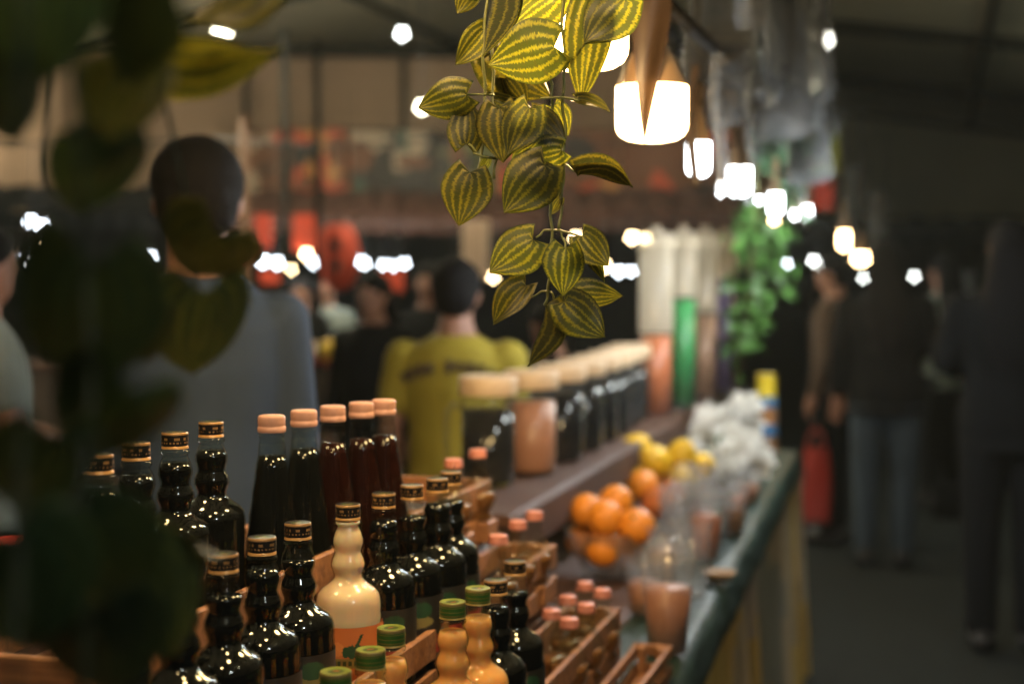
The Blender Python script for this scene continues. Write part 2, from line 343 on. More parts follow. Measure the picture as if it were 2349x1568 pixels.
# ---- thin haze added over the whole market to lift blacks and soften lamps
m_, n_, l_, o_ = mat('black_lift_haze'); pv = n_.new('ShaderNodeVolumePrincipled'); pv.inputs['Density'].default_value = .0016; pv.inputs['Color'].default_value = (.86, .92, .80, 1); l_.new(pv.outputs[0], o_.inputs['Volume'])
b = MB(); b.box((0, 25, 2.1), (82, 82, 6.2)); hz = b.build('haze', m_, None, False); hz['kind'] = 'stuff'

# ================================================================ COUNTER
E0 = Vector((.326, 2.5, 0)); ED = (Vector((1.045, 5.2, 0)) - E0).normalized(); EN = Vector((ED.y, -ED.x, 0))
def EP(k, off, z=0.0): return E0 + ED * k + EN * off + Vector((0, 0, z))
TZ = .85
ctr = thing('market_counter', 'long drinks stall counter with green vinyl edge and printed cloth skirt', 'counter')
K0, K1, WID = -2.2, 2.80, 1.05
t = MB(); vs = []
for z in (TZ - .04, TZ): vs += [EP(K0, 0, z), EP(K1, 0, z), EP(K1, -WID, z), EP(K0, -WID, z)]
t.add(vs, [(0, 1, 2, 3), (7, 6, 5, 4), (0, 4, 5, 1), (1, 5, 6, 2), (2, 6, 7, 3), (3, 7, 4, 0)]); t.build('table_top', M['stand'], ctr, False)
for k in (K0 + .1, .3, K1 - .1):
    for off in (-.08, -WID + .08):
        p = EP(k, off); b = MB(); b.tube([p + Vector((0, 0, .01)), p + Vector((0, 0, TZ - .04))], .022, 8); b.build('leg', M['steel'], ctr)
def vin(a, b):
    k = K0 + (K1 - K0) * a; rip = .006 * fbm(k * 7, b * 3)
    if b < .55: return EP(k, -.14 + .255 * b + rip * .3, TZ + .006 + abs(rip) * .8)
    q = (b - .55) / .45; return EP(k, .004 + .014 * math.sin(q * math.pi / 2) + rip, TZ + .004 - .075 * q)
MB().grid(vin, 160, 12).build('vinyl_edge', M['vinyl'], ctr)
SK = [(.66, .42, .11), (.56, .44, .28), (.46, .38, .30), (.60, .40, .12), (.34, .34, .28), (.54, .43, .28), (.48, .38, .22), (.66, .46, .13)]
def skc(a, b):
    k = a * 17 + .8 * math.sin(b * 3 + a * 20); return SK[int(k) % 8]
def skf(a, b):
    k = K0 + (K1 - K0) * a; return EP(k, .006 + (.035 * math.sin(k * 21) + .02 * math.sin(k * 47 + 1)) * (.25 + b * .8) + .01 * b, TZ - .06 - (TZ - .09) * b)
MB().grid(skf, 260, 14, skc).build('cloth_skirt', M['skirt'], ctr)
def ske(a, b): return EP(K1 + .008 + .012 * math.sin(a * 30) * b, .02 - WID * a, TZ - .05 - (TZ - .09) * b)
MB().grid(ske, 60, 8, lambda a, b: SK[int(a * 7 + 2) % 8]).build('end_cloth', M['skirt'], ctr)

# stepped stand below the crates
TIER = {'top': (1.085, -.845, -.665), 'mid': (.995, -.660, -.565), 'low': (.895, -.560, -.470)}
stand = thing('display_stand', 'dark stepped wooden stand under the bottle crates', 'stand')
S0, S1 = .95, 2.12
for nm, (z, ta, tb) in TIER.items():
    b = MB(); h = z - TZ; b.box(ST((S0 + S1) / 2, (ta + tb) / 2, TZ + .003 + h / 2 - .004), (tb - ta - .004, S1 - S0, h - .008), Matrix.Rotation(ROT, 3, 'Z'), .004); b.build('step', M['stand'], stand, False)

# crates
def crate(label, s0, s1, ta, tb, z0, h):
    c = thing('wooden_crate', label, 'crate', ST(s0, (ta + tb) / 2, z0), ROT, 'slatted crates of bottles'); L = s1 - s0; W = tb - ta; th = .009; sh = (h - .014) / 2
    def sl(cx, cy, cz, d, nm='slat'): b = MB(); b.box((cx, cy, cz), d, None, .0015); b.build(nm, M['crate'], c, False)
    for cz in (sh / 2 + .001, h - sh / 2):
        for sx in (-1, 1): sl(sx * (W / 2 - th / 2), L / 2, cz, (th, L, sh))
        for y in (th / 2 + .0008, L - th / 2 - .0008): sl(0, y, cz, (W - 2 * th - .001, th, sh))
    for sx in (-1, 1):
        for y in (.02, L - .02): sl(sx * (W / 2 - th - .0066), y, h / 2 + .001, (.012, .018, h - .004), 'corner_post')
    n = max(1, int(W / .06))
    for k in range(n): sl(-W / 2 + th + (k + .5) * (W - 2 * th) / n, L / 2, .004, ((W - 2 * th) / n - .004, L - 2 * th - .004, .006), 'floor_board')
crate('highest rear crate holding the tall cone bottles and black bottles', 1.0, 2.10, -.845, -.667, 1.088, .095)
crate('middle crate holding the cream bottle and the row of black bottles', .97, 2.12, -.660, -.567, .998, .085)
crate('lowest front crate holding the green capped orange juice bottles', .95, 2.15, -.560, -.472, .898, .085)

crate('long low empty wooden tray along the front of the lowest crate', .9, 2.22, -.464, -.402, TZ + .012, .05)
# ================================================================ BOTTLES
H = .245
def prof_bumpy():
    return [(0.0, 0), (.032, .0005), (.0365, .004), (.037, .02), (.0365, .03), (.0362, .10), (.0366, .118), (.037, .123), (.0362, .127), (.0368, .134), (.0362, .141), (.0345, .147), (.030, .1525), (.0235, .157), (.0185, .161), (.0158, .165), (.0160, .169), (.0176, .173), (.0190, .177), (.0192, .180), (.0180, .185), (.0158, .1895), (.0150, .193), (.0160, .197), (.0175, .202), (.0174, .207), (.0154, .214), (.0126, .220), (.0124, .2215), (.0148, .2235), (.0148, .2262), (.0118, .2275), (.0112, .231), (.0112, .2355)]
def prof_cone():
    q = [(0, 0), (.031, .0005), (.0350, .004), (.0355, .012), (.0355, .060), (.0350, .070)]
    for k in range(1, 12): q.append((.0350 - (.0350 - .0138) * k / 11 + .0006 * (k % 2), .070 + .144 * k / 11))
    return q + [(.0125, .219), (.0142, .2210), (.0142, .2240), (.0120, .226), (.0118, .2355)]
def prof_ball():
    p = [(0, 0), (.020, .0005), (.0235, .004)]
    for k in range(1, 12):
        a = -1.05 + k * 2.05 / 12; p.append((.0275 * math.cos(a), .034 + .0275 * 1.15 * math.sin(a) * 1.05 + .003))
    p += [(.0150, .069), (.0115, .078), (.0105, .088), (.0125, .0905), (.0125, .0925), (.0105, .094), (.0105, .106)]
    return p
def inner(p, dz=.0015, dr=.0016, top=1.0):
    q = []
    for r, z in p:
        if z > top: break
        q.append((max(0, r - dr), max(dz, z)))
    q.append((0, q[-1][1])); return q
GOLD = (.62, .36, .13); BLK = (.010, .010, .012); GRN = (.04, .13, .025); LGRN = (.20, .26, .035)
def cap_col(kind):
    def f(a, z, r):                      # z 0..1 of the cap, r in units of the radius
        if kind == 'black':
            if r < .93: return (.07, .11, .03) if r < .55 and (a * 5 % 1) < .6 else ((.30, .12, .03) if r < .28 else BLK)
            if z > .84: return (.50, .30, .12) if int(a * 144) % 2 else (.34, .20, .08)
            if z < .17: return GOLD
            q = int(a * 144)
            if .54 < z < .70 and q % 24 not in (0, 1, 2, 3, 4) and math.sin(q * 12.9) > -.1: return (.36, .21, .08)
            if .30 < z < .43 and q % 24 not in (0, 1, 2, 3, 20, 21) and math.sin(q * 7.3) > .0: return (.36, .21, .08)
            return BLK
        if r < .93:
            if r < .22: return (.42, .14, .03) if a < .5 else (.03, .06, .02)
            return (.03, .07, .015) if r < .45 else LGRN
        if z > .80: return (.24, .20, .07)
        if z < .10: return (.34, .26, .08)
        return GRN if int(z * 16) % 4 < 3 else (.17, .17, .04)
    return f
def cap_mesh(kind, r=.0135, h=.0165):
    pr = [(0, h - .0006), (r * .25, h - .0006), (r * .5, h - .0006), (r * .55, h - .0002), (r * .9, h - .0002), (r * .95, h), (r, h - .0009)]
    n = 18
    for i in range(1, n): 
        z = h - .0009 - (h - .001) * i / n; rr = r * (1 - (.02 if kind == 'green' and i % 4 == 0 else 0))
        if i == n - 3: rr = r * .97
        pr.append((rr, z))
    pr += [(r * 1.02, 0), (r * .9, 0)]
    f = cap_col(kind); m = MB(); m.lathe(list(reversed(pr)), 144, cf=lambda a, z, rr: f(a, z / h, rr / r)); return sharp(m.mesh('cap', M['print']), 50)
def pinkcap_mesh(r=.0152, h=.019):
    pr = [(r * .88, 0), (r, .0005), (r * 1.03, .002), (r * 1.03, .006), (r * .97, .0068), (r * .97, .0078), (r, .009)]
    pr += [(r, h - .003), (r * .97, h - .001), (r * .9, h), (0, h)]
    m = MB(); m.lathe(pr, 60, rmod=lambda a, z: 1 + (.012 * math.cos(a * 30) if .002 < z < h - .001 else 0)); return sharp(m.mesh('cap', M['pink']), 50)
def label_mesh(kind):
    def cf(a, b):
        x = a - .5
        if kind == 'cream':
            if b < .14: return (.33, .02, .02)
            if .02 < b - .14 < .05 and abs(x) < .3: return (.62, .42, .16)
            if ((x - .05) / .095) ** 2 + ((b - .66) / .10) ** 2 < 1 - .35 * math.cos((x - .05) * 70) ** 8: return (.02, .07, .025)
            if abs(x - .075 - (b - .78) * .25) < .012 and .72 < b < .90: return (.02, .06, .02)
            if ((x + .07) / .05) ** 2 + ((b - .70) / .10) ** 2 < 1: return (.70, .24, .06)
            if (x / .20) ** 2 + ((b - .50) / .075) ** 2 < 1: return (.30, .20, .05) if abs(b - .50) > .03 or int(x * 90) % 3 == 0 else (.05, .07, .02)
            return (.60, .17, .04) if b > .35 else (.52, .12, .03)
        if ((x + .06) / .045) ** 2 + ((b - .80) / .13) ** 2 < 1: return (.65, .17, .05)
        if ((x - .06) / .09) ** 2 + ((b - .80) / .12) ** 2 < 1: return (.02, .075, .03)
        if (x / .16) ** 2 + ((b - .62) / .10) ** 2 < 1: return (.24, .20, .06)
        if b < .40 and b > .12: return (.36, .03, .025)
        return (.022, .020, .016)
    m = MB(); m.grid(lambda a, b: Vector((.0372 * math.cos((a - .5) * 4.2 - math.pi / 2), .0372 * math.sin((a - .5) * 4.2 - math.pi / 2), .040 + .077 * b)), 130, 60, cf); return m.mesh('label', M['paper'])
PB, PC, PL = prof_bumpy(), prof_cone(), prof_ball()
ME = {'gb': MB().lathe(PB, 36).mesh('glass', M['glass']), 'gc': MB().lathe(PC, 36).mesh('glass', M['glass']), 'gl': MB().lathe(PL, 28).mesh('glass', M['glass'])}
for nm, top in (('cola', .2145), ('cola2', .2105), ('cream', .2265), ('juice', .2175)):
    ME['lb_' + nm] = MB().lathe(inner(PB, top=top), 36).mesh('liquid', M[nm.rstrip('2')])
for nm, top in (('cola', .2045), ('grape', .2045)): ME['lc_' + nm] = MB().lathe(inner(PC, top=top), 36).mesh('liquid', M[nm])
ME['ll_amber'] = MB().lathe(inner(PL, top=.045), 28).mesh('liquid', M['amber'])
ME['capk'] = cap_mesh('black'); ME['capg'] = cap_mesh('green', .0142, .0175); ME['capp'] = pinkcap_mesh(); ME['capm'] = pinkcap_mesh(.0130, .013); M['rose'] = pbr('rose_cap', (.42, .16, .12), .5, nscale=120, namp=.25); ME['capm'].materials[0] = M['rose']
ME['labc'] = label_mesh('cream'); ME['labk'] = label_mesh('dark')
def bottle(name, label, kind, liq, cap, loc, lab=None, rz=0, cat='bottle', group='drink bottles in the crates'):
    o = thing(name, label, cat, loc, rz, group)
    top = {'b': .2285, 'c': .2265, 'l': .0945}[kind]
    link('glass', ME['g' + kind], o)
    if liq: link('liquid', ME['l' + kind + '_' + liq], o)
    link('cap', ME[cap], o, (0, 0, top), (0, 0, random.uniform(0, 6)))
    if lab: link('label', ME[lab], o, None, (0, 0, -rz + .25 + random.uniform(-.3, .3)))
    return o
def atcap(u, v, z):                        # base position of a bottle whose cap top centre shows at u, v when that top is at height z
    p = PZ(u, v, z); return Vector((p.x, p.y, z - H))
ZA, ZB, ZC = 1.345, 1.258, 1.158
def zfix(p, tier): p.z = tier; return p
FA, FB, FC = 1.0955, 1.0055, .9055          # crate floors
ZA, ZB, ZC = FA + H, FB + H, FC + H
# top crate: black bottles
for u, v, lb in ((225, 1042, 'black syrup bottle at the far left of the top crate, mostly behind dark leaves'), (312, 1014, 'black syrup bottle whose gold cap edge just shows beside the dark leaves'),
                 (401, 990, 'black syrup bottle with gold ringed cap left of the pair before the blue shirt'), (484, 966, 'tall black syrup bottle with gold ringed cap nearest to the cone bottles')):
    bottle('syrup_bottle', lb, 'b', 'cola', 'capk', atcap(u, v, ZA), None, random.uniform(0, 6))
for (u, v), lq, lb in zip(((623, 950), (697, 938), (763, 928), (829, 920), (880, 914)), ('cola', 'cola', 'grape', 'grape', 'grape'),
        ('cone shaped bottle with pink cap and black drink, first of five', 'cone shaped bottle with pink cap and black drink, second of five', 'cone shaped bottle with pink cap in the middle of five', 'cone shaped bottle of dark red drink, fourth of five', 'cone shaped bottle of dark red drink nearest the yellow shirt')):
    bottle('cone_bottle', lb, 'c', lq, 'capp', atcap(u, v + 3, ZA + .003), None, random.uniform(0, 6), group='pink capped cone bottles')
# middle crate
mid = [(292, 1360, 'cola2', 'black syrup bottle lowest at the left edge of the middle crate behind leaves'), (408, 1308, 'cola', 'black syrup bottle behind the blurred leaf left of the middle crate'), (512, 1268, 'cola2', 'black bottle with gold cap, third left of the cream bottle'),
       (601, 1230, 'cola', 'black bottle with gold cap, second left of the cream bottle'), (683, 1197, 'cola2', 'black bottle with gold cap, directly left of the cream bottle'),
       (798, 1155, 'cream', 'cream coloured bottle with orange label in the middle crate'), (880, 1130, 'cola', 'black bottle directly right of the cream bottle'),
       (945, 1111, 'cola2', 'black bottle second to the right of the cream bottle'), (1003, 1096, 'cola', 'black bottle third to the right of the cream bottle'), (1034, 1080, 'cola2', 'black bottle last in the middle row before the small pink capped bottles')]
for u, v, lq, lb in mid:
    bottle('syrup_bottle', lb, 'b', lq, 'capk', atcap(u, v, ZB), 'labc' if lq == 'cream' else 'labk', random.uniform(0, 6))
low = [(770, 1540, 'juice', 'capg', 'orange juice bottle with green cap at the bottom edge, nearest of all'), (850, 1490, 'juice', 'capg', 'orange juice bottle with green cap in front of the cream bottle'),
       (897, 1440, 'juice', 'capg', 'orange juice bottle with green cap, right beside the cream bottle label'), (1038, 1380, 'juice', 'capg', 'orange juice bottle, left of the two full ones side by side'),
       (1096, 1349, 'juice', 'capg', 'orange juice bottle, right of the two full ones, beside black bottles'), (1137, 1328, 'cola', 'capk', 'black bottle just right of the orange juice bottles in the front crate'), (1181, 1285, 'cola2', 'capk', 'black bottle furthest along the front crate before the small bottles')]
for u, v, lq, cp, lb in low:
    bottle('juice_bottle' if lq == 'juice' else 'syrup_bottle', lb, 'b', lq, cp, atcap(u, v, ZC), None if lq == 'juice' else 'labk', random.uniform(0, 6))
# small round bottles at the far crate ends
HB = .1075
def mini(u, v, fl, lb):
    p = PZ(u, v, fl + HB); bottle('small_round_bottle', lb, 'l', 'amber', 'capm', Vector((p.x, p.y, fl)), None, 0, 'small bottle', 'small round bottles')
for u, v, lb in ((1096, 1030, 'small round clear bottle with pink cap alone at the end of the top crate'), (1040, 1052, 'small round bottle with pink cap behind the black bottles of the middle crate')):
    p = PZ(u, v, 1.235); bottle('small_round_bottle', lb, 'l', 'amber', 'capm', Vector((p.x, p.y, 1.235 - HB)), None, 0, 'small bottle', 'small round bottles')
    b = MB(); b.box((0, 0, (1.235 - HB - FA) / 2), (.05, .05, 1.235 - HB - FA - .002), None, .002); k = b.build('wooden_block', M['crate'], None, False); k.location = (p.x, p.y, FA); k.rotation_euler.z = ROT
    tag(k, 'small pine block under ' + ('the lone pink capped bottle at the top crate end' if u > 1090 else 'the pink capped bottle behind the black row'), 'block', 'pine blocks')
for u, v, lb in ((1226, 1172, 'small round bottle with pink cap, rightmost in the middle crate'), (1188, 1193, 'small round bottle with pink cap, second from right in the middle crate'), (1143, 1226, 'small round bottle with pink cap, leftmost of three in the middle crate')):
    p = PZ(u, v, 1.145); bottle('small_round_bottle', lb, 'l', 'amber', 'capm', Vector((p.x, p.y, 1.145 - HB)), None, 0, 'small bottle', 'small round bottles')
    b = MB(); hh = 1.145 - HB - FB; b.box((0, 0, hh / 2), (.045, .045, hh - .002), None, .002); k = b.build('wooden_block', M['crate'], None, False); k.location = (p.x, p.y, FB); k.rotation_euler.z = ROT
    tag(k, 'pine block under the ' + lb.split('with')[0] + ('rightmost' if u > 1200 else 'second' if u > 1160 else 'leftmost') + ' of three', 'block', 'pine blocks')
for (u, v), lb in zip(((1341, 1334), (1382, 1350), (1303, 1365), (1345, 1383), (1265, 1397), (1306, 1417)), ('back left', 'back right', 'middle left', 'middle right', 'front left', 'front right')):
    mini(u, v, FC + .012, f'small round bottle with pink cap, {lb} one of six in the front crate')

# a red plastic cup at the left edge
rc = PZ(45, 1250, 1.17); b = MB(); b.lathe([(0, 0), (.026, 0), (.028, .002), (.036, .085), (.038, .087), (.036, .088), (.034, .085), (.027, .004), (0, .004)], 32)
o = b.build('plastic_cup', M['redcup']); o.location = (rc.x, rc.y, 1.088); tag(o, 'red plastic cup at the left edge behind dark leaves', 'cup')
b = MB(); b.box((0, 0, 0), (.16, .16, 1.084 - TZ - .004), None, .004); o = b.build('wooden_box', M['stand'], None, False); o.location = (rc.x - .03, rc.y, TZ + .002 + (1.084 - TZ) / 2); o.rotation_euler.z = ROT; tag(o, 'dark wooden box under the red cup', 'box')

# ================================================================ JARS, DISPENSERS ON THE REAR SHELF
SHZ = 1.055
j0, j1 = P(1120, 1100, 3.02), P(1445, 1000, 4.5); jd = (j1 - j0); jd.z = 0; jd.normalize(); jn = Vector((jd.y, -jd.x, 0)); jr = math.atan2(-jd.x, jd.y)
sh = thing('rear_shelf', 'reddish brown raised shelf running behind the counter under the jars', 'shelf', (j0.x, j0.y, 0), jr)
b = MB(); b.box((0, 1.15, SHZ - .014), (.30, 3.0, .026), None, .003); b.build('board', M['shelf'], sh, False)
b = MB(); b.box((.159, 1.15, SHZ - .040), (.014, 3.0, .078), None, .003); b.build('front_board', M['shelf'], sh, False)
for y in (-.25, .9, 2.1): b = MB(); b.box((-.02, y, (SHZ - .028 + TZ) / 2), (.22, .03, SHZ - .03 - TZ), None, .002); b.build('bracket', M['shelf'], sh, False)
pr_o = [(0, 0), (.050, .0005), (.056, .006), (.057, .02), (.057, .185), (.053, .196), (.052, .205)]
glj = MB(); glj.lathe(pr_o, 32); glj.tube([(-.056, 0, .165), (-.078, 0, .168), (-.090, 0, .15), (-.092, 0, .10), (-.088, 0, .055), (-.074, 0, .045), (-.056, 0, .05)], .008, 8); ME['jar'] = glj.mesh('glass', M['mug'])
ME['jarlid'] = sharp(MB().lathe([(.052, .190), (.061, .191), (.0625, .194), (.0625, .226), (.060, .230), (.05, .2315), (0, .2315)], 36, rmod=lambda a, z: 1 + (.008 * math.cos(a * 26) if .192 < z < .228 else 0)).mesh('lid', M['lid']), 50)
for nm in ('cola', 'milktea'): ME['jl_' + nm] = MB().lathe([(0, .006), (.050, .006), (.0545, .012), (.0545, .160), (0, .160)], 32).mesh('liquid', M[nm])
JW = ('first and nearest glass jar of black drink, with handle', 'glass jar of milky brown drink next to the nearest jar', 'third glass jar in the row, black drink', 'fourth glass jar in the row, black drink', 'fifth glass jar in the row, black drink', 'sixth glass jar in the row, black drink', 'seventh glass jar in the row, black drink', 'last glass jar in the row, beside the tall dispensers')
for i, (u, D) in enumerate(((1120, 3.02), (1218, 3.20), (1285, 3.42), (1333, 3.62), (1370, 3.82), (1400, 4.0), (1424, 4.2), (1446, 4.4))):
    p = P(u, 1000, D); o = thing('glass_jar', JW[i] + ', cream lid', 'jar', (p.x, p.y, SHZ + .001), R(-8 + 3 * i), 'lidded glass jars on the rear shelf')
    link('glass', ME['jar'], o); link('liquid', ME['jl_milktea' if i == 1 else 'jl_cola'], o); link('lid', ME['jarlid'], o)
# tall column dispensers
def dispenser(u, D, r, liqh, liq, lab, h=.62, z0=None):
    p = P(u, 1000, D); z0 = SHZ + .001 if z0 is None else z0; o = thing('drink_dispenser', lab, 'dispenser', (p.x, p.y, z0), 0, 'tall drink column dispensers')
    MB().lathe([(0, 0), (r + .03, 0), (r + .03, .012), (r + .012, .02), (r + .008, .05), (0, .05)], 32).build('base', M['black'], o, True, 40)
    hs = .06 + liqh; MB().lathe([(r, .05), (r, hs)], 32).build('lower_column', M['colclear'], o); MB().lathe([(r, hs + .0005), (r, h), (r - .004, h + .004)], 32).build('upper_column', M['column'], o)
    MB().lathe([(0, .052), (r - .005, .052), (r - .005, .05 + liqh), (0, .05 + liqh)], 32).build('liquid', M[liq], o)
    MB().lathe([(r + .006, h - .02), (r + .008, h - .018), (r + .008, h + .012), (r - .01, h + .03), (.015, h + .035), (.015, h + .05), (0, h + .052)], 32).build('lid', M['column'], o)
    b = MB(); b.tube([(r - .005, -.01, .075), (r + .03, -.02, .075), (r + .045, -.02, .055)], .009, 8); b.build('tap', M['black'], o)
dispenser(1503, 4.55, .054, .25, 'thai', 'column dispenser of orange tea nearest the jars', .60, 1.005)
dispenser(1566, 4.85, .044, .36, 'mint', 'column dispenser of green drink', .61, 1.005)
dispenser(1615, 5.15, .046, .30, 'brown', 'column dispenser of light brown drink', .62, 1.005)
dispenser(1658, 5.45, .044, .42, 'taro', 'column dispenser of purple drink furthest back', .62, 1.005)
o = thing('dispenser_bench', 'dark low bench carrying the four drink columns', 'bench', tuple(P(1580, 1000, 5.0).xy) + (0,), jr)
b = MB(); b.box((-.02, 0, .987), (.34, 1.25, .03), None, .004); b.build('top', M['black'], o, False)
for sx in (-.14, .1):
    for sy in (-.55, .55): b = MB(); b.box((sx, sy, .486), (.04, .04, .966), None, .003); b.build('leg', M['black'], o, False)

# ================================================================ FRUIT, CUPS, FLOWERS ON THE COUNTER
def bowl(u, v, r, h, lab):
    p = PZ(u, v, TZ); o = MB().lathe([(0, .002), (r * .55, .002), (r * .6, .006), (r * .95, h * .8), (r, h), (r * 1.04, h + .001), (r * .98, h - .004), (r * .56, .01), (0, .008)], 36).build('fruit_bowl', M['bowl'])
    o.location = (p.x, p.y, TZ + .010); return tag(o, lab, 'bowl', 'clear plastic fruit bowls')
bowl(1405, 1326, .105, .10, 'clear plastic bowl heaped with oranges')
bowl(1530, 1190, .105, .09, 'clear plastic bowl heaped with lemons and red apples')
def fruit(kind, u, v, D, r, lab, grp, q=(1, 1, 1)):
    b = MB(); 
    if kind == 'lemon': b.ball((0, 0, 0), (r * .93, r * .93, r * 1.15), 20, 14, None, lambda d: 1 + .12 * max(0, abs(d.z) - .86) / .14)
    elif kind == 'apple': b.ball((0, 0, 0), (r * 1.03, r * 1.03, r), 20, 16, None, lambda d: 1 - .22 * max(0, d.z - .6) / .4 - .1 * max(0, -d.z - .75) / .25)
    else: b.ball((0, 0, 0), (r, r, r * .96), 20, 14)
    o = thing(kind + '_fruit', lab, kind, P(u, v, D), 0, grp); o.rotation_euler = (random.uniform(-1, 1), random.uniform(-1, 1), random.uniform(0, 6))
    pe = b.build('peel', M[kind], o)
    k = MB(); k.ball((0, 0, r * (.93 if kind == 'orange' else .97 if kind == 'apple' else 1.25)), (.005, .005, .004), 8, 6); k.build('stalk', M['stem'], o)
OW = ('leftmost orange in the heap', 'orange at the top of the heap', 'orange at the front middle of the heap', 'rightmost orange in the heap, sitting low', 'lowest orange seen through the bowl', 'orange under the leftmost one', 'orange low between the front ones')
for (u, v, D), lb in zip(((1347, 1172, 3.06), (1412, 1152, 3.12), (1388, 1188, 2.98), (1460, 1207, 2.98), (1383, 1258, 2.99), (1338, 1238, 3.10), (1432, 1262, 3.06)), OW): fruit('orange', u, v, D, .0395, lb, 'oranges in the bowl')
for (u, v, D, k), lb in zip(((1453, 1032, 3.85, 'lemon'), (1505, 1056, 3.74, 'lemon'), (1562, 1046, 3.76, 'lemon'), (1606, 1072, 3.84, 'lemon'), (1475, 1112, 3.66, 'orange'), (1500, 1108, 3.8, 'orange'), (1540, 1135, 3.7, 'apple'), (1508, 1150, 3.62, 'apple'), (1565, 1110, 3.72, 'lemon'), (1460, 1105, 3.75, 'lemon')),
    ('topmost lemon at the left of the heap', 'lemon between the two topmost ones', 'large yellow lemon on the right of the heap', 'rightmost lemon in the heap', 'orange tucked below the lemons on the left', 'orange between lemons and red apples', 'red apple on the right under the lemons', 'red apple low in the front of the bowl', 'shaded lemon under the right lemons', 'small lemon at the left rim of the bowl')):
    fruit(k, u, v, D, (.042 if k == 'lemon' else .041), lb, 'mixed fruit in the far bowl')
# cups of drink
def cup(u, v, liq, lab, h=.14, r=.043, lid=True, fill=.45):
    p = PZ(u, v, TZ); o = thing('drink_cup', lab, 'cup', (p.x, p.y, TZ + .012), random.uniform(0, 6), 'clear plastic cups on the counter')
    MB().lathe([(0, .001), (r * .68, .001), (r * .7, .004), (r, h), (r * 1.05, h + .001), (r * 1.05, h + .004)], 28).build('cup_wall', M['pet'], o)
    if liq: MB().lathe([(0, .005), (r * .67, .005), (r * (.7 + .3 * fill) - .002, h * fill), (0, h * fill)], 28).build('liquid', M[liq], o)
    if lid: MB().lathe([(r * 1.06, h), (r * 1.07, h + .006), (r * .95, h + .012), (r * .8, h + .032), (r * .4, h + .042), (.006, h + .043)], 28).build('lid', M['pet'], o)
cup(1530, 1512, 'milktea', 'large clear plastic cup of brown milk drink nearest on the counter', .155, .046, True, .72)
cup(1585, 1380, None, 'empty clear cup stack behind the nearest milk drink', .15, .044, False)
cup(1617, 1292, 'thai', 'clear cup of orange tea beside the counter edge', .14, .042, True, .7)
cup(1560, 1290, None, 'empty clear cup beside the orange bowl', .13, .042, True)
cup(1648, 1232, 'mint', 'clear cup with a green drink near the white flowers', .09, .04, False, .6)
cup(1610, 1235, 'milktea', 'clear cup of milk drink behind the orange tea cup', .13, .04, True, .5)
cup(1572, 1215, None, 'empty clear cup right behind the orange heap', .12, .04, True)
cup(1690, 1180, 'thai', 'small clear cup of orange drink below the white flowers', .10, .038, False, .4)
cup(1545, 1245, None, 'empty clear cup between orange heap and counter edge', .13, .04, False)
cup(1600, 1180, 'brown', 'clear cup of light brown drink beside the mixed fruit', .12, .04, True, .4)
for u, v, lq, h_, fi, lb in ((1478, 1420, 'milktea', .10, .6, 'short clear cup of milk drink behind the crate end'), (1640, 1265, None, .09, 0, 'low empty clear cup by the white dish'), (1680, 1235, 'amber', .12, .55, 'clear cup of amber drink close to the edge'), (1715, 1160, 'milktea', .10, .5, 'small clear cup of milk drink right of the flower pot'), (1520, 1350, 'brown', .12, .6, 'clear cup of brown drink below the orange heap'), (1740, 1105, None, .10, 0, 'small empty clear cup near the tins')):
    cup(u, v, lq, lb, h_, .038, lq is None, fi)
# sauce dish at the edge
p = PZ(1650, 1345, TZ); o = MB().lathe([(0, .001), (.022, .001), (.034, .018), (.036, .02), (.033, .018), (.022, .005), (0, .004)], 28).build('saucer', M['socket']); o.location = (p.x, p.y, TZ + .012); tag(o, 'small white dish on the green vinyl edge', 'dish')
# white flowers in a pot
def petals(b, c, n, r, rnd, spread=1.0):
    for _ in range(n):
        a = rnd.uniform(0, 6.28); e = rnd.uniform(-.9, 1.3); d = Vector((math.cos(a) * math.cos(e), math.sin(a) * math.cos(e), math.sin(e))); x = d.orthogonal().normalized(); x = Matrix.Rotation(rnd.uniform(0, 6), 3, d) @ x; y = d.cross(x)
        o0 = c + d * r * .35; L = r * rnd.uniform(.6, .95); W = r * rnd.uniform(.3, .5)
        b.add([o0, o0 + d * L * .6 + x * W + y * W * .2, o0 + d * L + y * W * .5, o0 + d * L * .6 - x * W + y * W * .2], [(0, 1, 2, 3)])
rnd = random.Random(3); pf = PZ(1665, 1135, TZ)
fl = thing('flower_pot', 'pot of white ruffled flowers on the counter behind the cups', 'flowers', (pf.x, pf.y, TZ + .004))
MB().lathe([(0, .001), (.045, .001), (.06, .10), (.064, .10), (.062, .108), (.054, .104), (0, .095)], 28).build('pot', M['vinyl'], fl)
for i, (u, v, D) in enumerate(((1630, 1010, 4.3), (1660, 1005, 4.32), (1690, 975, 4.35), (1705, 955, 4.4), (1640, 985, 4.4), (1690, 1065, 4.15), (1665, 1085, 4.12), (1712, 1045, 4.2), (1650, 1110, 4.1), (1675, 1030, 4.25))):
    c = P(u, v, D) - Vector((pf.x, pf.y, TZ + .004)); b = MB(); petals(b, c, 40, .075, rnd); b.build('blossom', M['white'], fl, False)
    s = MB(); s.tube([(rnd.uniform(-.02, .02), rnd.uniform(-.02, .02), .09), c * .5 + Vector((0, 0, .06)), c], .003, 5); s.build('stalk', M['green'], fl)
b = MB()
for _ in range(40):
    c = Vector((rnd.gauss(0, .04), rnd.gauss(.02, .03), rnd.uniform(.08, .14))); d = Vector((rnd.gauss(0, 1), rnd.gauss(0, 1), rnd.gauss(0, 1))).normalized(); x = d.orthogonal().normalized() * .012; b.add([c, c + d * .02 + x, c + d * .045, c + d * .02 - x], [(0, 1, 2, 3)])
b.build('foliage', M['green'], fl, False)
